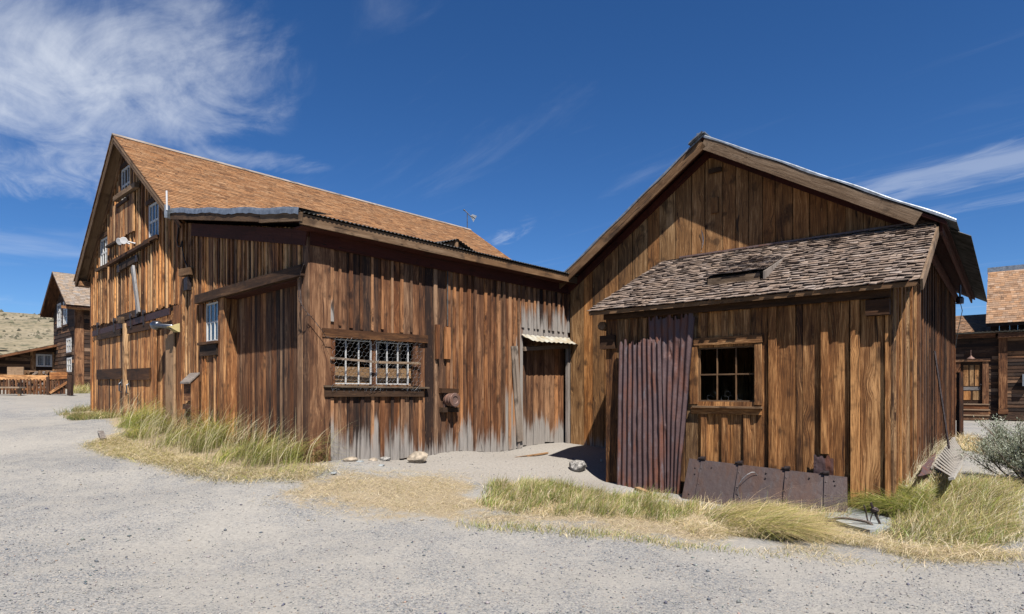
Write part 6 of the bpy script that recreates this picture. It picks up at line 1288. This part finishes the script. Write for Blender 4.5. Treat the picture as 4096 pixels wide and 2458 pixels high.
# sagebrush
def sagebrush(name, base, R_, H, ns, nl, label):
    sb = thing(name, base, label, 'bush'); mb = MB(); tips = []; rs = random.Random(3)
    for k in range(ns):
        az = rs.uniform(0, 6.283); out = rs.uniform(.25, 1.); p = base+Vector((rs.gauss(0, .08), rs.gauss(0, .08), -.03)); pts = [p.copy()]
        el = 1.45-out*1.05; d = Vector((math.cos(az)*math.cos(el), math.sin(az)*math.cos(el), math.sin(el))); L = (R_*out+H*(1-out*.45))*rs.uniform(.55, 1.0)
        for i in range(7):
            d = (d+Vector((rs.gauss(0, .16), rs.gauss(0, .16), rs.gauss(.07, .12)))).normalized(); p = p+d*L/7; pts.append(p.copy())
            if i > 1: tips.append((p.copy(), d.copy(), (i-1)/5))
        mb.tube(pts, [.016*(1-i/9.) for i in range(8)], 5, False)
        for i in (3, 4, 5):
            for b_ in range(2):
                q = pts[i].copy(); e = (d+Vector((rs.gauss(0, .6), rs.gauss(0, .6), rs.gauss(.3, .4)))).normalized(); tw_ = [q.copy()]
                for j in range(4): e = (e+Vector((rs.gauss(0, .2), rs.gauss(0, .2), .08))).normalized(); q = q+e*L*.07; tw_.append(q.copy()); tips.append((q.copy(), e.copy(), 1.))
                mb.tube(tw_, [.006, .005, .004, .003, .002], 4, False)
    link('stems', mb, M['wood_grey'], sb)
    idx = RNG.choice(len(tips), nl, p=np.array([.08+t[2]**2 for t in tips])/sum(.08+t[2]**2 for t in tips)); T = np.array([tuple(t[0]) for t in tips])[idx]; D = np.array([tuple(t[1]) for t in tips])[idx]
    T = T+RNG.normal(0, .034, T.shape); A = D+RNG.normal(0, .55, T.shape); A[:, 2] += .25; A /= np.linalg.norm(A, axis=1)[:, None]; S = np.cross(A, RNG.normal(0, 1, T.shape)); S /= np.linalg.norm(S, axis=1)[:, None]
    l = RNG.uniform(.016, .036, (nl, 1)); w_ = RNG.uniform(.004, .0075, (nl, 1)); V = np.stack([T-S*w_*.5, T+S*w_*.5, T+A*l+S*w_*.6, T+A*l-S*w_*.6], 1).reshape(-1, 3)-np.array(base)
    me = bpy.data.meshes.new('foliage'); fast_mesh(me, V, np.arange(nl*4).reshape(nl, 4)); col = np.repeat(pal(nl, [(.25, .28, .22), (.33, .36, .285), (.40, .42, .34), (.19, .20, .14)], [.3, .4, .15, .15]), 4, 0)
    at = me.attributes.new('Col', 'FLOAT_COLOR', 'POINT'); at.data.foreach_set('color', np.concatenate([col, np.ones((nl*4, 1))], 1).astype(np.float32).ravel()); me.materials.append(M['sage'])
    o = bpy.data.objects.new('foliage', me); C.objects.link(o); o.parent = sb
bs = Vector((7.75, 8.9, g1(7.75, 8.9))); sagebrush('sagebrush', bs, .78, 1.0, 110, 70000, 'large silver-green sagebrush bush at the right edge near the white rack')

# loose gravel on the road
n = 60000; Zs = RNG.uniform(3.2**.5, 14**.5, n)**2; Xs = RNG.uniform(-1, 1, n)*.88*Zs
ok = (pdist(PG_STRAW[0], Xs, Zs) < RNG.normal(-.05, .2, n)) & (Zs < 11.5+RNG.normal(0, 1.5, n)); q = np.stack([Xs, Zs], 1)[ok]
for F_ in (FL, FM, FR, FS):                       # not inside the buildings
    pass
ins = ((q[:, 0]-CO.x)*dL.x+(q[:, 1]-CO.y)*dL.y > -.05) & ((q[:, 0]-CO.x)*dM.x+(q[:, 1]-CO.y)*dM.y > -.05)
ins |= ((q[:, 0]-R0.x)*rR.x+(q[:, 1]-R0.y)*rR.y > -.05) & ((q[:, 0]-R0.x)*bR.x+(q[:, 1]-R0.y)*bR.y > -.05)
q = q[~ins]; n = len(q); s_ = np.clip(np.exp(RNG.normal(math.log(.0040), .55, n)), .0028, .034)
oc = np.array([(1, 0, 0), (-1, 0, 0), (0, 1, 0), (0, -1, 0), (0, 0, .75), (0, 0, -.5)], float)
V = oc[None]*(1+RNG.normal(0, .25, (n, 6, 1))); an_ = RNG.uniform(0, 6.28, n); V = np.stack([V[:, :, 0]*np.cos(an_)[:, None]-V[:, :, 1]*np.sin(an_)[:, None]*.75, V[:, :, 0]*np.sin(an_)[:, None]+V[:, :, 1]*np.cos(an_)[:, None]*.75, V[:, :, 2]*.8], -1)*s_[:, None, None]
und_q = .018*np.sin(1.9*q[:, 0]+.7*q[:, 1])*np.sin(1.3*q[:, 1]-.4*q[:, 0])+.010*np.sin(4.1*q[:, 0]-2.*q[:, 1]+1.)*np.sin(3.7*q[:, 1]+.6)
r3 = g3(q); r3[:, 2] += und_q+s_*.25; V = (V+r3[:, None, :]).reshape(-1, 3)
tri = np.array([(0, 2, 4), (2, 1, 4), (1, 3, 4), (3, 0, 4), (2, 0, 5), (1, 2, 5), (3, 1, 5), (0, 3, 5)])
me = bpy.data.meshes.new('gravel'); fast_mesh(me, V, (np.arange(n)[:, None, None]*6+tri[None]).reshape(-1, 3))
col = np.repeat(pal(n, [(.10, .11, .128), (.165, .17, .18), (.225, .222, .218), (.33, .315, .29), (.27, .21, .165)], [.28, .3, .22, .15, .05]), 6, 0)
at = me.attributes.new('Col', 'FLOAT_COLOR', 'POINT'); at.data.foreach_set('color', np.concatenate([col, np.ones((n*6, 1))], 1).astype(np.float32).ravel())
m, nt = new_mat('loose_stones'); nt.put(nt.b.inputs['Base Color'], nt.mix(1., nt.attr('Col'), (ALB, ALB, ALB, 1), blend='MULTIPLY')); nt.put(nt.b.inputs['Roughness'], .9); nt.put(nt.b.inputs['Specular IOR Level'], .2); me.materials.append(m)
o = bpy.data.objects.new('gravel', me); C.objects.link(o); tag(o, kind='stuff')
